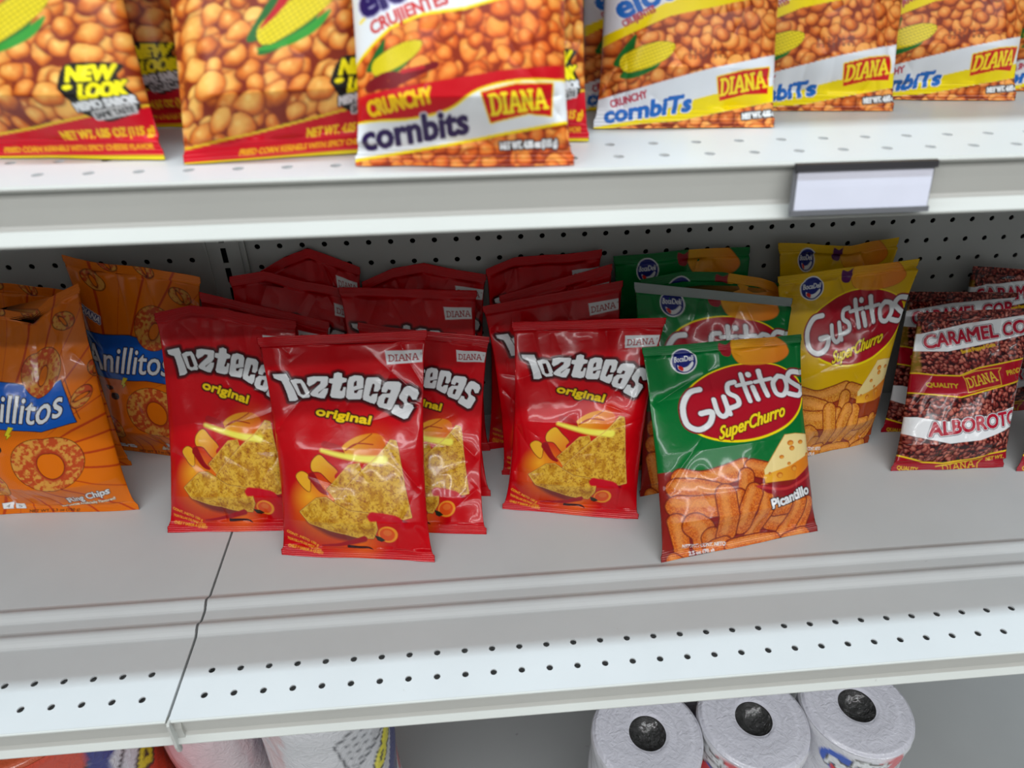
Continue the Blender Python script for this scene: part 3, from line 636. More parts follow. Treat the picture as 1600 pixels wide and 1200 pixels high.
def art_cornbits_yellow():
    a = Art(((949, -389), (1263, -389), (1208, 200), (927, 203)), 360, 600, (230, 206, 10), .07, back=(210, 190, 20))
    heap(a, 26, 53, (130, 44, 14), (216, 108, 40), (246, 168, 84), ymin=-40, asp=(.7, 1.0))
    a.T = crop(850, 0, .25)
    bt = [(300, 320), (470, 240), (740, 125), (1000, 70), (1250, 10), (1500, -40)]; wt = [(300, 240), (470, 180), (620, 90), (760, 20), (1000, -40), (1500, -160)]
    band(a, [(0, -3000), (1700, -3000)], bt, (240, 216, 10)); band(a, [(0, -3000), (1700, -3000)], wt, (216, 220, 226))
    a.text('elotitos', (465, 128), (1060, -100), 150, (26, 104, 190), weight=2.2, layers=[(4.2, WHITE)]); a.text('CRUJIENTES', (482, 178), (662, 92), 42, (180, 60, 80), weight=.7)
    band(a, [(0, -3000), (1700, -3000)], [(0, -300), (1700, -560)], (240, 216, 10)); diana_badge(a, [(700, -820), (1200, -860), (1220, -600), (740, -580)], (740, -620), (1180, -660), 50, 4)
    cob(a, (615, 362), 165, 66, -20)
    for k in range(2): a.text('LOT 27B 14:32' if 0 else '0 3 2 7 1 5 4 2', (850, 350+k*40), (1090, 335+k*40), 26, (84, 50, 40), weight=.3, alpha=.75)
    t = [(200, 660), (440, 592), (700, 520), (1000, 440), (1370, 355), (1600, 300)]; b = [(100, 850), (340, 815), (600, 775), (850, 755), (1100, 700), (1395, 640), (1600, 600)]
    band(a, t, b, (226, 230, 236)); yb = [(300, 800), (560, 752), (760, 680), (860, 640), (1040, 590), (1200, 560), (1380, 540), (1600, 500)]
    band(a, yb, b, (240, 216, 10))
    a.text('CRUNCHY', (420, 672), (632, 610), 46, (190, 40, 70), weight=.7)
    a.text('cornbiTs', (382, 768), (905, 690), 100, (26, 104, 190), weight=1.9, layers=[(3.2, WHITE)], perp=(-.03, -1))
    diana_badge(a, [(1042, 492), (1200, 450), (1378, 425), (1382, 585), (1240, 590), (1088, 630)], (1088, 596), (1368, 540), 23, 2.0)
    a.text('NET WT. 4.05 oz', (1240, 742), (1450, 720), 34, WHITE, weight=1.0, layers=[(3.2, (50, 46, 44))])
    return a

# ==== BUILD
# ------------------------------------------------------------------ the room around the shelving
def struct(name, mb, mat):
    o = mb.build(name, mat); o['kind'] = 'structure'; return o
def room_box(name, x0, x1, y0, y1, z0, z1, mat):
    v = [(x, y, z) for x in (x0, x1) for y in (y0, y1) for z in (z0, z1)]
    mb = MB(); mb.add(v, [(0, 1, 3, 2), (4, 6, 7, 5), (0, 4, 5, 1), (2, 3, 7, 6), (0, 2, 6, 4), (1, 5, 7, 3)]); return struct(name, mb, mat)
M_WALLP = mat_paint('wall_paint', (.12, .115, .105), .6); M_CEILP = mat_paint('ceiling_paint', (.72, .72, .70), .8)
RX0, RX1, RY0, RY1 = -3.2, 4.2, -2.4, 1.3
room_box('floor', RX0, RX1, RY0, RY1, -.05, 0, M_FLOOR); room_box('ceiling', RX0, RX1, RY0, RY1, CEIL, CEIL+.05, M_CEILP)
room_box('wall_left', RX0-.1, RX0, RY0, RY1, 0, CEIL, M_WALLP); room_box('wall_right', RX1, RX1+.1, RY0, RY1, 0, CEIL, M_WALLP)
room_box('wall_front', RX0, RX1, RY0-.1, RY0, 0, CEIL, M_WALLP); room_box('wall_back', RX0, RX1, RY1, RY1+.1, 0, CEIL, M_WALLP)

# ------------------------------------------------------------------ gondola shelving
YW = 14.7            # face of the perforated back panel
PX = .453            # first hole of the right-hand panel
def back_panel(label, x0, x1, cols, z00, mat):
    o = empty('back_panel', V((x0+x1)/2, YW, -24.5), label, 'back panel')
    zr = [z00-k for k in range(-1, 9)]
    mb = MB(); perforated(mb, x0, x1, min(zr)-.5, max(zr)+.5, cols, zr, .125, None, .05, 14, 'y', YW)
    mb.build('perforated_sheet', mat, o)
    mb = MB(); mb.box(x0, x1, YW, YW+.05, -24.5, min(zr)-.5); mb.box(x0, x1, YW, YW+.05, max(zr)+.5, 52); mb.build('plain_sheet', mat, o)
    return o
back_panel('grey perforated metal back panel right of the slotted upright, behind the red bags', -.05, 47.5, [PX+k for k in range(47)], 9.98, M_PEG)
back_panel('grey perforated metal back panel left of the slotted upright, behind the orange bags', -49, -1.87, [-2.552-k for k in range(46)], 9.456, M_PEG)
mb = MB(); mb.box(-60, 60, YW+3.0, YW+3.2, -26, 56); o = mb.build('rear_panel', M_SHADE); tag(o, 'sheet inside the shelving, coloured black as the shade behind the panel holes', 'panel')
def upright(xc, label):
    o = empty('upright', V(xc, YW, -26), label, 'upright')
    mb = MB()
    # slotted face: sheet strips round each slot
    x0, x1 = xc-.80, xc+.80; sx0, sx1 = -.125-.10+xc, .125-.10+xc
    y0, y1 = YW-.06, YW-.01
    zt = [10.0-k*.97 for k in range(-1, 3)]
    lo, hi = zt[-1]-.72, zt[0]
    mb.box(x0, sx0, y0, y1, -26, 56); mb.box(sx1, x1, y0, y1, -26, 56); mb.box(sx0, sx1, y0, y1, hi, 56); mb.box(sx0, sx1, y0, y1, -26, lo)
    for a, b in zip(zt[:-1], zt[1:]): mb.box(sx0, sx1, y0, y1, b, a-.72)
    mb.build('slotted_face', M_PEG, o)
    mb = MB(); mb.box(x0-.10, x0, YW-.14, YW, -26, 56); mb.box(x1, x1+.10, YW-.14, YW, -26, 56); mb.box(x1-.22, x1-.16, YW-.11, YW-.05, -26, 56); mb.build('side_rib', M_PEG, o)
    mb = MB(); mb.box(sx0-.1, sx1+.1, YW+.6, YW+.65, -26, 56); mb.build('inner_channel', M_SHADE, o)  # black strip painted as the shade behind the slots
    return o
upright(-.96, 'grey slotted steel upright between the two perforated back panels')

def shelf(x0, x1, z, label, cols, rows, yb=14.55, ridges=True, bracket=False, seed=0):
    o = empty('metal_shelf', V((x0+x1)/2, -1.8, z-1.2), label, 'shelf')
    # deck: the front strip carries real holes; behind it two low pressed ribs
    mb = MB()
    yf = rows[-1]-.42; yb0 = rows[0]+.42
    perforated(mb, x0, x1, yf, yb0, cols, rows, .118, None, .06, 16, 'z', z)
    def rib(y): return [(y-.36, 0), (y-.31, .01), (y-.24, .042), (y-.12, .115), (y-.02, .165), (y+.05, .182), (y+.13, .175), (y+.24, .11), (y+.36, .03), (y+.46, 0)]
    prof = [(-1.85, 0), (yf, 0)]; top = [(yb0, 0)]
    if ridges: top += rib(1.78)+rib(2.97)
    top += [(yb, 0)]
    mb.prism([(y, z+h) for y, h in [(-1.85, 0), (yf, 0)]], x0, x1, 1, closed=False, caps=False)
    mb.prism([(y, z+h) for y, h in top], x0, x1, 1, closed=False, caps=False)
    mb.prism([(yb, z), (yb, z-.06), (yb0, z-.06)], x0, x1, 1, closed=False, caps=False)
    mb.prism([(yf, z-.06), (-1.6, z-.06)], x0, x1, 1, closed=False, caps=False)
    if ridges is not None:
        mb.prism([(.62, z-.05), (.62, z-.85), (-1.45, z-.85), (-1.45, z-.05)], x0+.05, x1-.05, 1, closed=False, caps=False)   # stiffening channel under the front, added to keep the holes dark
    # side flanges
    for x in (x0, x1-.05): mb.box(x, x+.05, -1.6, yb, z-1.1, z-.03)
    mb.box(x0, x1, yb-.05, yb, z-1.1, z-.03)
    mb.build('deck', M_SHELF, o)
    # price channel
    P = [(-1.60, -.05), (-1.84, .004), (-1.875, -.01), (-1.895, -.045), (-1.885, -.085), (-1.85, -.11), (-1.76, -.13), (-1.725, -.17), (-1.715, -.5), (-1.725, -.84), (-1.76, -.89), (-1.95, -1.13), (-1.975, -1.16), (-1.98, -1.19), (-1.96, -1.22), (-1.92, -1.22), (-1.70, -.96), (-1.62, -.9)]
    mb = MB(); mb.prism([(y, z+h) for y, h in P], x0, x1, 24); mb.build('price_channel', M_LIP, o, smooth=False)
    if bracket:
        mb = MB(); pr = [(-1.70, -.02), (-1.96, .03), (-2.02, -.06), (-2.04, -.4), (-2.06, -.8), (-2.10, -1.2), (-2.06, -1.5), (-1.96, -1.62), (-1.86, -1.56), (-1.80, -1.1), (-1.70, -.7)]
        mb.prism([(y, z+h) for y, h in pr], x0-.02, x0+.07); mb.prism([(-1.70, z-.15), (-1.82, z-.5), (-1.86, z-1.1), (-1.80, z-1.45), (-1.72, z-1.3), (-1.62, z-.6)], x0+.07, x0+.30); mb.build('end_cap', M_LIP, o)
    pr = [(yb, -.1), (-1.0, -.2), (-1.2, -.7), (yb, -2.6)]
    for x in (x0+.25, x1-.35):
        mb = MB(); mb.prism([(y, z+h) for y, h in pr], x, x+.09); mb.build('bracket', M_LIP, o)
    return o
shelf(-.93, 46.6, 0, 'off-white metal shelf right of the seam, under the red, green and yellow snack bags', [float(i) for i in range(47)], [0, -.973], bracket=True)
shelf(-48.6, -1.03, 0, 'off-white metal shelf left of the seam, under the orange ring chip bags', [-2.08-i for i in range(46)], [0, -.973])
shelf(-.93, 46.6, HU, 'upper off-white metal shelf with the blank price tag holder, right part', [13.085-13+i for i in range(47)], [-.0988, -1.07], ridges=False)
shelf(-48.6, -1.03, HU, 'upper off-white metal shelf, part left of the picture', [-2.08-i for i in range(46)], [-.0988, -1.07], ridges=False)
shelf(-.93, 46.6, HU+20, 'topmost metal shelf above the corn kernel bags', [float(i)-.3 for i in range(3)]+[45.], [-.0988, -1.07], ridges=False)
shelf(-48.6, -1.03, HU+20, 'topmost metal shelf, part left of the picture', [-2.08-i*20 for i in range(3)], [-.0988, -1.07], ridges=False)
# base deck
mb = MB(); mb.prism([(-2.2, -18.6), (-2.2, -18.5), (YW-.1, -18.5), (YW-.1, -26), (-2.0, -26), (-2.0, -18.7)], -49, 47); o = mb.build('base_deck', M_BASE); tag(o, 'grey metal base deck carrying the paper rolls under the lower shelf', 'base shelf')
# seam filler between the two lower shelves
# blank price tag holder
o = empty('price_tag_holder', V(18.2, -2.05, HU-1.1), 'blank white price tag in a black-edged holder on the upper shelf edge', 'price tag holder')
def tilted_slab(y0, z0, y1, z1, x0, x1, t): return [(y0, z0), (y1, z1), (y1+t, z1), (y0+t, z0)]
xl, xr = 16.66, 19.72
mb = MB(); mb.prism(tilted_slab(-1.92, HU-.06, -2.10, HU-1.06, 0, 0, .05), xl, xr); mb.build('backing', M_LABELH, o)
mb = MB(); mb.prism([(-1.90, HU-.02), (-1.99, HU-.03), (-2.02, HU-.17), (-1.93, HU-.17)], xl-.02, xr+.02); mb.build('top_strip', M_LABELH, o)
mb = MB(); mb.prism([(-2.08, HU-.97), (-2.16, HU-.96), (-2.18, HU-1.07), (-2.08, HU-1.08)], xl-.02, xr-.0); mb.prism([(-1.95, HU-.15), (-2.14, HU-1.0), (-2.10, HU-1.0), (-1.92, HU-.15)], xl-.04, xl+.05); mb.build('bottom_strip', mat_plain('holder_grey', (.14, .14, .15), .4), o)
mb = MB(); mb.prism([(-1.955, HU-.16), (-2.03, HU-.52), (-2.115, HU-.98), (-2.10, HU-.98), (-1.94, HU-.16)], xl+.06, xr-.03); mb.build('paper_tag', M_LABELP, o)

# ------------------------------------------------------------------ pillow bags
def noise1(x, seed): 
    xi = np.floor(x).astype(int); f = x-xi; f = f*f*(3-2*f); return _N[(xi+seed*13) % 256, (seed*7+3) % 256]*(1-f)+_N[(xi+1+seed*13) % 256, (seed*7+3) % 256]*f
def make_bag(name, art, corners, label, cat, group, thick=1.7, bend=.12, seed=0, nx=110, ny=160, top_arch=None, seal=.42, bot_arch=None, wr=1.25, top_tint=None, zmin=0.0, mat=None, belly=.38, creases=26, dark_top=None):
    BL, BR, TL, TR = [np.array(c, float) for c in corners]
    rs = np.random.RandomState(seed+100)
    cen = (BL+BR)/2
    H = (np.linalg.norm(TL-BL)+np.linalg.norm(TR-BR))/2
    # mean plane
    ex = (BR-BL+TR-TL); ex /= np.linalg.norm(ex); ey = (TL-BL+TR-BR); ey /= np.linalg.norm(ey)
    nrm = np.cross(ex, ey); nrm /= np.linalg.norm(nrm)      # towards the aisle
    ta = np.array(top_arch if top_arch else [0, 0, 0], float); ba = np.array(bot_arch if bot_arch else [0, 0, 0], float)
    cre = []
    for k in range(creases):
        side = rs.rand()
        if side < .35: p = np.array([rs.uniform(.05, .95), .97]); ang = -math.pi/2+rs.uniform(-.6, .6)
        elif side < .6: p = np.array([rs.uniform(.05, .95), .03]); ang = math.pi/2+rs.uniform(-.6, .6)
        elif side < .8: p = np.array([.02, rs.uniform(.1, .95)]); ang = rs.uniform(-1.1, 1.1)
        else: p = np.array([.98, rs.uniform(.1, .95)]); ang = math.pi+rs.uniform(-1.1, 1.1)
        if k >= 12: p = np.array([rs.uniform(.08, .92), rs.uniform(.1, .95)]); ang = rs.uniform(0, 2*math.pi)
        big = k < 12
        cre.append((p, ang, rs.uniform(.14, .45) if big else rs.uniform(.05, .18), rs.uniform(.05, .13) if big else rs.uniform(.02, .05), rs.uniform(.014, .04) if big else rs.uniform(.006, .016), rs.uniform(-.5, .5)))
    def surf(u, v, side):
        """u 0..1 left to right, v 0..1 from the top edge down, side +1 front, -1 back, 0 middle sheet"""
        s = 1-v; pk = pinch_of(v, art.pinch)
        ul = .5+(u-.5)*(1-pk)
        bot = BL[None]*(1-ul[:, None])+BR[None]*ul[:, None]; top = TL[None]*(1-ul[:, None])+TR[None]*ul[:, None]
        up = np.array([0, 0, 1.])
        top = top+(np.interp(u, np.linspace(0, 1, len(ta)), ta)*1.0)[:, None]*ey[None]
        P = bot*(1-s[:, None])+top*s[:, None]
        # the slack upper part nods forwards or back, the filled part hangs straight
        P = P+nrm[None]*(-bend*np.sin(math.pi*np.clip(s, 0, 1))*np.clip(s, 0, 1))[:, None]
        L = s*H
        fill = sst(0, belly*.5, s-.02)*sst(0, .62, 1-.02-s)
        fill = np.clip(fill*1.12, 0, 1)
        g = np.clip(1-np.abs(2*u-1)**2.6, 0, 1)**.62
        h = thick/2*g*fill
        # gathers running in from the two seals
        gt = np.exp(-(1-s-seal/H)/.11)*(noise1(u*11, seed)-.5)*.16+np.exp(-(1-s-seal/H)/.2)*(noise1(u*5+3, seed+1)-.5)*.26
        gb = np.exp(-(s-seal/H)/.06)*(noise1(u*13, seed+2)-.5)*.13+np.exp(-(s-seal/H)/.12)*(noise1(u*6+1, seed+3)-.5)*.18
        w = gt+gb
        x = u*6.3; y = v*H
        w = w+(fbm(x*.42+seed, y*.30, 3)-.5)*.26*np.sqrt(g+1e-6)
        if True:
            for p, ang, ln, dp, sg, cv in cre:
                dx = (u-p[0])*6.3; dy = (v-(1-p[1]))*H; c, sn = math.cos(ang), -math.sin(ang)
                t = (dx*c+dy*sn)/H; q = (-dx*sn+dy*c)/H-cv*t*t
                e = np.clip(t/ln, 0, 1); m = (t > 0)*(1-e)*np.clip(t/.03, 0, 1)
                w = w-dp*m*np.exp(-np.abs(q)/sg)
        w = w*wr*sst(0, .08, g)
        inseal = sst(seal/H*.9, seal/H*1.25, s)*sst(seal/H*.9, seal/H*1.25, 1-s)
        w = w*inseal; thin = np.clip(h/.28, 0, 1)      # where the pouch is flat both films wrinkle as one sheet
        sheet = .012
        off = (sheet+h+w*thin if side > 0 else -sheet-h*.4)+w*(1-thin)
        # the seals ripple as one sheet
        rip = (1-inseal)*((noise1(u*4+2, seed+5)-.5)*.22+(noise1(u*9+5, seed+6)-.5)*.07)*wr*np.where(s > .5, 1, .45)
        crimp = (1-inseal)*.010*np.sin(2*math.pi*L/.085)
        P = P+nrm[None]*(off+rip+crimp*np.sign(side))[:, None]
        low = zmin+.015+(.0 if side < 0 else .012)
        P[:, 2] = np.maximum(P[:, 2], low)
        return P
    root = empty(name, V(*((BL+BR)/2)), label, cat, group)
    nb = max(14, nx//6)
    def tube(pname, v0, v1, n, m):
        vv = np.linspace(v0, v1, n)
        uf = .5-.5*np.cos(np.pi*np.linspace(0, 1, nx)) if False else np.linspace(0, 1, nx)
        ub = np.linspace(1, 0, nb+2)[1:-1]
        U1, V1 = np.meshgrid(uf, vv); U2, V2 = np.meshgrid(ub, vv)
        A = surf(U1.ravel(), V1.ravel(), 1).reshape(n, nx, 3); B = surf(U2.ravel(), V2.ravel(), -1).reshape(n, nb, 3)
        P = np.concatenate([A, B], 1); M = nx+nb
        col = np.concatenate([art.sample(U1, V1), np.broadcast_to(art.back, (n, nb, 3))], 1)
        if top_tint is not None and pname == 'top_seal': col = col*0+lin(top_tint)
        i, j = np.meshgrid(np.arange(n-1), np.arange(M), indexing='ij'); j2 = (j+1) % M
        F = np.stack([i*M+j, (i+1)*M+j, (i+1)*M+j2, i*M+j2], -1).reshape(-1, 4)
        caps = [list(range(M)), list(range((n-1)*M, n*M))[::-1]]
        co = P.reshape(-1, 3)*I; co[:, 2] += Z0
        # end caps as quads between front and back rows
        return mesh_np(pname, co, F, caps if pname != 'pouch' else None, m, root, True, col.reshape(-1, 3))
    sf = seal/H; ns = max(8, int(ny*sf*1.2))
    tube('pouch', sf, 1-sf, ny, mat or M_FILM)
    tube('top_seal', 0, sf, ns, mat or M_FILM); tube('bottom_seal', 1-sf, 1, ns, mat or M_FILM)
    return root

A_TOZ = art_toztecas(); A_GUS = art_gustitos(); A_GUSY = art_gustitos((222, 176, 10), yellow=True); A_CAR = art_caramel(); A_ANI = art_anillitos()
A_HOT = art_hotkernels(); A_CBH = art_cornbits_hot(); A_CBY = art_cornbits_yellow()
H1 = HU; H2 = HU+7.2
def up(BL, BR, TL, TR): return ((*BL, H1), (*BR, H1), (*TL, H2), (*TR, H2))
GT = 'red tortilla chip bags'; GG = 'green cheese puff bags'; GY = 'yellow cheese puff bags'; GK = 'caramel corn bags'; GO = 'orange ring chip bags'
GH = 'red spicy corn kernel bags'; GN = 'yellow and white corn kernel bags'
TZ = lambda c, l, **k: make_bag('tortilla_chip_bag', A_TOZ, c, l, 'chip bag', GT, **k)
HI = dict(nx=230, ny=330); MID = dict(nx=170, ny=250, thick=.95)
TZ(((1.45,5.29,0),(7.89,4.35,0),(0.79,10.60,7.57),(8.05,10.20,7.74)), 'red tortilla chip bag standing foremost, overlapping the two red bags beside it', seed=1, thick=1.6, **HI)
TZ(((-3.76,7.11,0),(2.40,6.65,0),(-3.72,12.20,8.10),(2.36,11.60,7.72)), 'red tortilla chip bag standing across the shelf seam, leftmost of the front red bags', seed=2, top_arch=[0, .45, .35, .1, 0], **HI)
TZ(((3.90,6.45,0),(10.10,5.72,0),(4.81,12.60,6.96),(10.76,12.20,6.12)), 'red tortilla chip bag half hidden behind the right side of the foremost red bag', seed=3, thick=.72, **HI)
TZ(((10.90,7.24,0),(16.84,5.96,0),(11.71,11.00,7.52),(18.39,10.20,7.81)), 'red tortilla chip bag standing just left of the front green puff bag', seed=4, **HI)
TZ(((4.20,8.70,0),(10.43,8.14,0),(3.97,13.60,8.33),(10.29,13.70,7.80)), 'red tortilla chip bag whose tilted top rises right behind the foremost red bag', seed=5, **{**MID, 'thick': .8})
TZ(((4.60,11.50,0),(10.60,11.50,0),(4.97,14.40,8.18),(10.78,14.40,8.30)), 'red tortilla chip bag against the back panel, hump-backed top between two others', seed=6, top_arch=[0, .55, .7, .3, 0], **MID)
TZ(((-2.60,8.90,0),(3.60,8.50,0),(-1.96,13.00,8.67),(3.58,12.40,7.20)), 'red tortilla chip bag directly behind the one on the shelf seam, top sloping right', seed=7, **MID)
TZ(((-1.50,10.40,0),(4.60,10.30,0),(-0.73,13.70,9.03),(5.22,13.80,7.61)), 'red tortilla chip bag in the third row behind the seam, folded top corner raised', seed=8, top_arch=[0, .5, .3, .3, 0], **MID)
TZ(((-0.50,11.90,0),(5.20,11.90,0),(0.42,14.40,8.91),(4.94,14.40,8.90)), 'red tortilla chip bag rearmost at left, top folded to a peak', seed=9, top_arch=[0, .6, 1.0, .5, 0], **MID)
TZ(((11.05,9.50,0),(17.00,8.70,0),(10.47,12.60,7.52),(16.99,12.80,8.43)), 'red tortilla chip bag right behind the one beside the green bag', seed=10, **MID)
TZ(((11.20,10.40,0),(17.00,10.30,0),(11.32,13.50,7.59),(16.62,13.60,8.92)), 'red tortilla chip bag in the third row, only a narrow slanting top corner showing', seed=11, **MID)
TZ(((10.40,11.60,0),(16.50,11.80,0),(10.76,14.30,8.62),(16.24,14.40,9.33)), 'red tortilla chip bag rearmost next to the green bags, leaning on the back panel', seed=12, top_arch=[0, .3, .2, 0, 0], **MID)
GU = lambda c, l, **k: make_bag('cheese_puff_bag', A_GUS, c, l, 'puff bag', GG, **k)
GU(((17.21,3.43,0),(24.42,4.60,0),(17.13,9.20,6.96),(24.65,10.2,6.64)), 'green cheese puff bag standing foremost with its whole front showing', seed=21, thick=1.9, **HI)
GU(((17.26,7.45,0),(24.20,8.30,0),(17.26,12.00,8.70),(24.73,11.70,7.68)), 'green cheese puff bag second from the front, round logo above the first bag', seed=22, top_tint=(150, 158, 156), **MID)
GU(((17.40,9.30,0),(24.20,9.50,0),(17.85,13.10,8.28),(25.58,13.10,7.39)), 'green cheese puff bag third from the front, only a thin strip of its top showing', seed=23, top_arch=[0, .5, .6, .45, 0], **MID)
GU(((17.10,11.60,0),(23.70,11.80,0),(16.79,14.30,9.00),(23.46,14.30,9.10)), 'green cheese puff bag rearmost, top leaning on the perforated panel', seed=24, top_arch=[0, 0, .1, .1, .05], **MID)
GV = lambda c, l, **k: make_bag('cheese_puff_bag', A_GUSY, c, l, 'puff bag', GY, **k)
GV(((25.0,9.30,0),(29.70,10.31,0),(24.24,12.80,8.29),(31.12,12.90,8.84)), 'yellow cheese puff bag in front of the other yellow bag', seed=31, **HI)
GV(((25.50,11.80,0),(30.50,12.20,0),(24.72,14.20,9.35),(30.72,14.30,9.06)), 'yellow cheese puff bag at the back with a curled top corner', seed=32, top_arch=[0, 0, -.1, -.15, .1, .3], **MID)
KC = lambda c, l, **k: make_bag('caramel_corn_bag', A_CAR, c, l, 'popcorn bag', GK, **{**k, **dict(bend=.25)})
KC(((29.66,8.12,0),(35.20,7.85,0),(31.21,12.00,6.44),(37.51,12.00,6.42)), 'caramel corn bag standing foremost with both white bands showing', seed=41, **HI)
KC(((30.78,11.12,0),(36.20,10.80,0),(31.46,13.40,6.89),(37.24,13.40,6.55)), 'caramel corn bag right behind the foremost one, its left edge showing', seed=42, **MID)
KC(((35.0,12.30,0),(40.3,12.20,0),(34.87,14.20,7.75),(41.05,14.20,7.01)), 'caramel corn bag rearmost, its top higher than the others by the panel', seed=43, **MID)
KC(((35.60,7.50,0),(40.9,7.3,0),(38.0,12.0,6.5),(43.6,11.8,6.5)), 'caramel corn bag cut off by the right edge of the picture', seed=44, **MID)
AN = lambda c, l, **k: make_bag('ring_chip_bag', A_ANI, c, l, 'ring chip bag', GO, **k)
AN(((-12.30,9.00,0),(-5.54,8.63,0),(-11.69,12.00,8.91),(-6.40,12.00,9.75)), 'orange ring chip bag foremost, at the left edge of the picture', seed=51, thick=2.2, top_arch=[0, -.1, -.5, -.9, -.3, 0], **HI)
AN(((-13.60,12.00,0),(-7.01,11.97,0),(-12.25,13.50,9.56),(-7.41,13.50,8.72)), 'orange ring chip bag between the foremost orange bag and the back panel', seed=52, **MID)
AN(((-8.60,13.40,0),(-2.9,11.9,0),(-7.80,14.10,10.10),(-1.78,13.10,9.32)), 'orange ring chip bag with a high pointed top corner, beside the red bags', seed=53, thick=1.7, top_arch=[.1, -.05, 0, .1, .1, 0], **HI)
HK = lambda c, l, **k: make_bag('corn_kernel_bag', A_HOT, c, l, 'corn kernel bag', GH, zmin=HU, mat=M_FILM2, **{**k, **dict(thick=1.7, bend=.1)})
HK(up((-1.3,.35),(3.4,-.25),(-1.6,2),(3.0,1.4)), 'red spicy corn kernel bag at the left end of the upper shelf', seed=61, **MID)
HK(up((3.9,-.79),(8.4,-.1),(4.2,1.3),(8.7,1.9)), 'red spicy corn kernel bag left of the one with the white and red front', seed=62, **MID)
HK(up((-1.0,2.9),(3.5,2.6),(-1.0,4.5),(3.5,4.3)), 'red spicy corn kernel bag in shade behind the leftmost upper bag', seed=63)
HK(up((2.9,3.3),(7.4,3.1),(3.0,5.0),(7.5,4.8)), 'red spicy corn kernel bag in shade behind the second upper bag', seed=64)
HK(up((8.1,.6),(12.65,.1),(8.1,2.5),(12.6,2.1)), 'red spicy corn kernel bag peeking out right of the white and red one', seed=65, **MID)
make_bag('corn_kernel_bag', A_CBH, up((7.51,-1.28),(12.02,-1.69),(7.6,.7),(12.1,.4)), 'corn kernel bag with purple lettering on white, standing on the very shelf edge', 'corn kernel bag', None, thick=1.8, bend=.1, seed=71, zmin=HU, mat=M_FILM2, **HI)
NK = lambda c, l, **k: make_bag('corn_kernel_bag', A_CBY, c, l, 'corn kernel bag', GN, zmin=HU, mat=M_FILM2, **{**k, **dict(thick=1.5, bend=.1)})
NK(up((12.96,1.3),(17.32,.95),(13.2,3.2),(17.5,3.1)), 'yellow and white corn kernel bag, first of the front row, lettering whole', seed=81, **HI)
NK(up((16.7,2.8),(21.06,2.23),(16.9,4.7),(21.2,4.3)), 'yellow and white corn kernel bag above the price tag holder, bottom folded under', seed=82, **MID)
NK(up((20.6,3.7),(25,3.1),(20.8,5.6),(25.2,5.2)), 'yellow and white corn kernel bag third in the front row, near the right corner', seed=83, **MID)
NK(up((25.1,4.4),(29.5,4),(25.2,6.2),(29.6,6)), 'yellow and white corn kernel bag cut off by the right edge of the picture', seed=84)
NK(up((12.9,3.2),(17.2,3.4),(12.9,5.0),(17.2,5.2)), 'yellow and white corn kernel bag directly behind the first one', seed=85)
NK(up((13.3,5.2),(17.6,5.4),(13.3,7),(17.6,7.2)), 'yellow and white corn kernel bag third in its file, in shade', seed=86)
NK(up((12.9,7.2),(17.3,7.4),(12.9,9.1),(17.3,9.2)), 'yellow and white corn kernel bag last in its file, deepest in shade', seed=87)

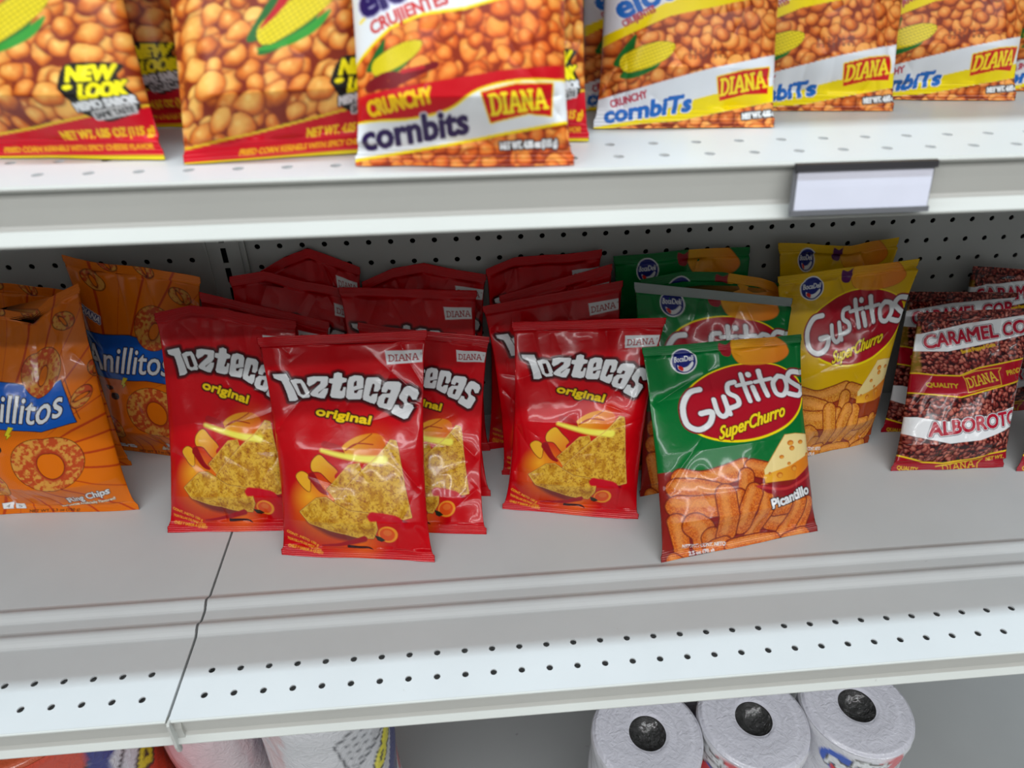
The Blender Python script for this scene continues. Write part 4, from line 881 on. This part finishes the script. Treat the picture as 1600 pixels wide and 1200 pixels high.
# ------------------------------------------------------------------ wrapped paper rolls on the base deck
class RollArt:
    """print of a roll's side wrapper: x along the girth in inches, y down from the top edge in inches"""
    def __init__(s, girth, h, W=460, H=300, base=(214, 214, 220)):
        s.W, s.H = W, H; s.X, s.Y = np.meshgrid((np.arange(W)+.5)/W*girth*20, (np.arange(H)+.5)/H*h*20)
        s.img = np.zeros((H, W, 3)); s.img[:] = lin(base); s.pinch = 0; s.T = lambda x, y: (x*20, y*20)
for n_ in ('tr', 'put', 'sel', 'sdf', 'poly', 'line', 'ell', 'text', 'sample'): setattr(RollArt, n_, getattr(Art, n_))
def roll(x, y, zt, R, h, label, group, art=None, turn=0.0, tint=(212, 212, 220), core=.82, seed=0, end=(208, 208, 218)):
    root = empty('paper_roll', V(x, y, zt-h), label, 'paper roll', group)
    nu, nv = 160, 90
    u, v = np.meshgrid(np.linspace(0, 1, nu, endpoint=False), np.linspace(0, 1, nv))
    th = u*2*math.pi+turn
    def rad(r, zz): return r+(fbm(np.cos(th)*3+seed, np.sin(th)*3+zz*1.5, 3)-.5)*.12
    z = zt-.16-v*(h-.16); r = R*(1-.0*v)
    r = rad(R, v*6)+.03*np.sin(v*20+3*fbm(u*9, v*3, 2)); r[0] = R-.03
    P = np.stack([x+r*np.cos(th), y+r*np.sin(th), z], -1)
    col = art.sample(u, v) if art is not None else np.broadcast_to(lin(tint), u.shape+(3,)).copy()
    def grid(nm, P, col, m):
        n, M = P.shape[:2]; i, j = np.meshgrid(np.arange(n-1), np.arange(M), indexing='ij'); j2 = (j+1) % M
        F = np.stack([i*M+j, i*M+j2, (i+1)*M+j2, (i+1)*M+j], -1).reshape(-1, 4)
        co = P.reshape(-1, 3)*I; co[:, 2] += Z0; return mesh_np(nm, co, F, None, m, root, True, np.asarray(col).reshape(-1, 3))
    grid('side_wrapper', P, col, M_WRAP)
    k = np.linspace(0, 1, 40); kk, uu = np.meshgrid(k, np.linspace(0, 1, nu, endpoint=False), indexing='ij'); tt = uu*2*math.pi+turn
    rr = core+(R-.02-core)*kk; zz = zt+.02*fbm(np.cos(tt)*rr*2, np.sin(tt)*rr*2, 3)-.14*sst(.90, 1, kk)-.05*sst(.1, 0, kk)
    P = np.stack([x+rr*np.cos(tt), y+rr*np.sin(tt), zz], -1)[::-1]
    c = lin(end)*(.86+.24*fbm(rr*9+seed, tt*.8, 3))[::-1][..., None]
    grid('end_face', P, c, M_WRAP)
    # card core going down into the dark, a skin of film sagging across it
    kk, uu = np.meshgrid(np.linspace(0, 1, 12), np.linspace(0, 1, nu, endpoint=False), indexing='ij'); tt = uu*2*math.pi+turn
    P = np.stack([x+core*np.cos(tt), y+core*np.sin(tt), zt-.05-kk*2.6], -1); P[-1, :, 0] = x; P[-1, :, 1] = y
    grid('core', P, np.broadcast_to(lin((52, 46, 44)), kk.shape+(3,)), M_CORE)
    kk, uu = np.meshgrid(np.linspace(.02, 1, 26), np.linspace(0, 1, nu, endpoint=False), indexing='ij'); tt = uu*2*math.pi+turn
    zz = zt-.08-.45*(1-kk**2)+.16*(fbm(np.cos(tt)*kk*3+seed, np.sin(tt)*kk*3+5, 3)-.5)*(1-kk)**.5
    P = np.stack([x+core*.99*kk*np.cos(tt), y+core*.99*kk*np.sin(tt), zz], -1)
    grid('core_film', P[::-1], np.zeros(kk.shape+(3,)), M_SHADEFILM)
    return root
def mat_wrap():
    m, nt, b = nodes('wrapped_paper'); at = nt.nodes.new('ShaderNodeAttribute'); at.attribute_name = 'print'; nt.links.new(at.outputs['Color'], b.inputs['Base Color'])
    b.inputs['Roughness'].default_value = .55; b.inputs['Coat Weight'].default_value = .9; b.inputs['Coat Roughness'].default_value = .12
    n = noise(nt, 90, 5); n.inputs['Distortion'].default_value = 2.0; bump(nt, b, n.outputs[0], .0018, .9); return m
def mat_shade_film():  # film coloured near-black for the shade down the roll's core
    m, nt, b = nodes('shaded_film'); b.inputs['Base Color'].default_value = (.06, .06, .06, 1); b.inputs['Roughness'].default_value = .08
    b.inputs['Alpha'].default_value = .8; b.inputs['Coat Weight'].default_value = 1; b.inputs['Coat Roughness'].default_value = .05
    n = noise(nt, 75, 3); n.inputs['Distortion'].default_value = 3; bump(nt, b, n.outputs[0], .008, 1); return m
M_WRAP = mat_wrap(); M_SHADEFILM = mat_shade_film(); M_CORE = mat_film('card_core', .8, 0)
GR = "wrapped white paper rolls under the shelf, right"
ra = RollArt(14.6, 9.6)
def roll_print(a, ox):
    a.ell((ox+.1, .95), 1.0, .62, 10, (20, 80, 190)); a.ell((ox+.9, 1.5), 1.3, .55, 10, (20, 80, 190))
    a.poly([(ox-.3, 1.25), (ox+.4, 1.5), (ox+.9, 1.4), (ox+1.5, 1.7), (ox+1.2, 2.5), (ox+.2, 2.3)], (214, 24, 40), smooth=True)
    a.line([(ox+1.6, 1.5), (ox+2.3, .5)], 4, (214, 50, 60), r1=7); a.line([(ox+1.5, .25), (ox+2.4, .2)], 2.5, (214, 60, 70))
    a.text('Maxi', (ox+.45, .78), (ox+1.6, .70), .5, WHITE, weight=1.0, layers=[(2.4, (60, 56, 40))], slant=.2); a.text('Papper', (ox-.5, 1.30), (ox+1.9, 1.22), .52, WHITE, weight=1.0, layers=[(2.4, (60, 56, 40))], slant=.2)
roll_print(ra, 6.0)
rp = RollArt(14.6, 9.6)
roll(16.8, .85, -8.0, 2.46, 10.4, 'white film-wrapped paper roll under the shelf, leftmost of the three together', GR, rp, turn=2.2, seed=1)
roll(21.75, 1.1, -8.0, 2.46, 10.4, 'white film-wrapped paper roll under the shelf, middle of the three together', GR, ra, turn=.52, seed=2)
roll(26.7, 1.3, -8.0, 2.46, 10.4, 'white film-wrapped paper roll with printed blue and red mark, rightmost of the three', GR, ra, turn=1.48, seed=3)
roll(19.6, 6.3, -8.0, 2.46, 10.4, 'white film-wrapped paper roll in the dark behind the front three', GR, ra, turn=1.2, seed=4)
roll(24.7, 6.6, -8.0, 2.46, 10.4, 'white film-wrapped paper roll in the second row, hidden in shade', GR, ra, turn=.2, seed=5)
# the bigger wrapped rolls at left: some in orange wrappers, some in clear film
GL = 'large wrapped paper rolls under the shelf, left'
def pack_art(kind):
    a = RollArt(18.0, 12.0, 560, 360, base=(206, 60, 24) if kind == 'orange' else (204, 204, 208))
    for ox in (0.0, 9.0):
        if kind == 'orange':
            a.img[:, :] = a.img if ox else a.img*(.75+.5*vnoise(a.X*.02, a.Y*.02)[..., None])
            a.poly([(ox+.2, 0), (ox+3.4, 0), (ox+2.2, 6), (ox-.4, 6)], (226, 110, 20), aa=12)
            a.poly([(ox+4.2, 2.6), (ox+6.6, -.2), (ox+8.4, -.2), (ox+8.2, 1.6), (ox+5.6, 5.0), (ox+3.6, 5.4)], (216, 218, 226), layers=[(3, (40, 16, 30))])
            a.text('XS', (ox+5.2, 3.1), (ox+7.6, .6), 1.5, (30, 36, 130), weight=3.0); a.text('DOS', (ox+6.9, 4.1), (ox+8.2, 2.3), .7, (226, 214, 30), weight=2.0, layers=[(5, (30, 30, 30))])
            a.line([(ox+3.9, 5.0), (ox+6.3, 2.2)], 1.4, (30, 14, 20))
        else:
            a.line([(ox+.2, 6), (ox+.6, 2), (ox+.3, -.5)], 14, (206, 40, 60), r1=8, aa=3)
            a.poly([(ox+5.0, 1.0), (ox+7.2, .2), (ox+7.5, 2.2), (ox+5.4, 3.0)], (70, 70, 76)); a.poly([(ox+5.1, 1.1), (ox+7.1, .35), (ox+7.35, 2.1), (ox+5.5, 2.85)], (196, 196, 200))
            for k in range(4): a.line([(ox+5.5+.05*k, 1.35+.4*k), (ox+6.7+.05*k, .97+.4*k)], .7, (90, 90, 96))
            a.poly([(ox+7.4, 4.6), (ox+9.2, 1.8), (ox+9.6, 3.2), (ox+8.0, 6.0)], (40, 44, 110), smooth=True); a.text('OSI', (ox+6.9, 3.9), (ox+8.2, 2.6), .55, (226, 214, 30), weight=2.0, layers=[(4, (30, 30, 30))])
    return a
po = pack_art('orange'); pw = pack_art('white'); pp = RollArt(14, 12, base=(206, 196, 200)); pp.line([(0, 0), (0, 12)], 60, (214, 150, 158), aa=60)
roll(-8.7, 2.0, -3.0, 3.6, 15.5, 'large paper roll in a glossy orange wrapper, at the lower left corner', GL, po, turn=-2.45, seed=11, core=.9, end=(190, 80, 40))
roll(-2.65, 3.3, -3.1, 2.2, 15.4, 'large white paper roll in clear film under the seam, between two orange ones', GL, pp, turn=-2.9, seed=12, core=.9)
roll(.0, 8.2, -3.1, 2.6, 15.4, 'large paper roll in an orange wrapper, behind and between two white ones', GL, po, turn=-3.05, seed=13, core=.9, end=(190, 80, 40))
roll(2.8, 2.0, -3.1, 2.7, 15.4, 'large white paper roll in crinkled clear film with a small printed panel', GL, pw, turn=-3.0, seed=14, core=.9)
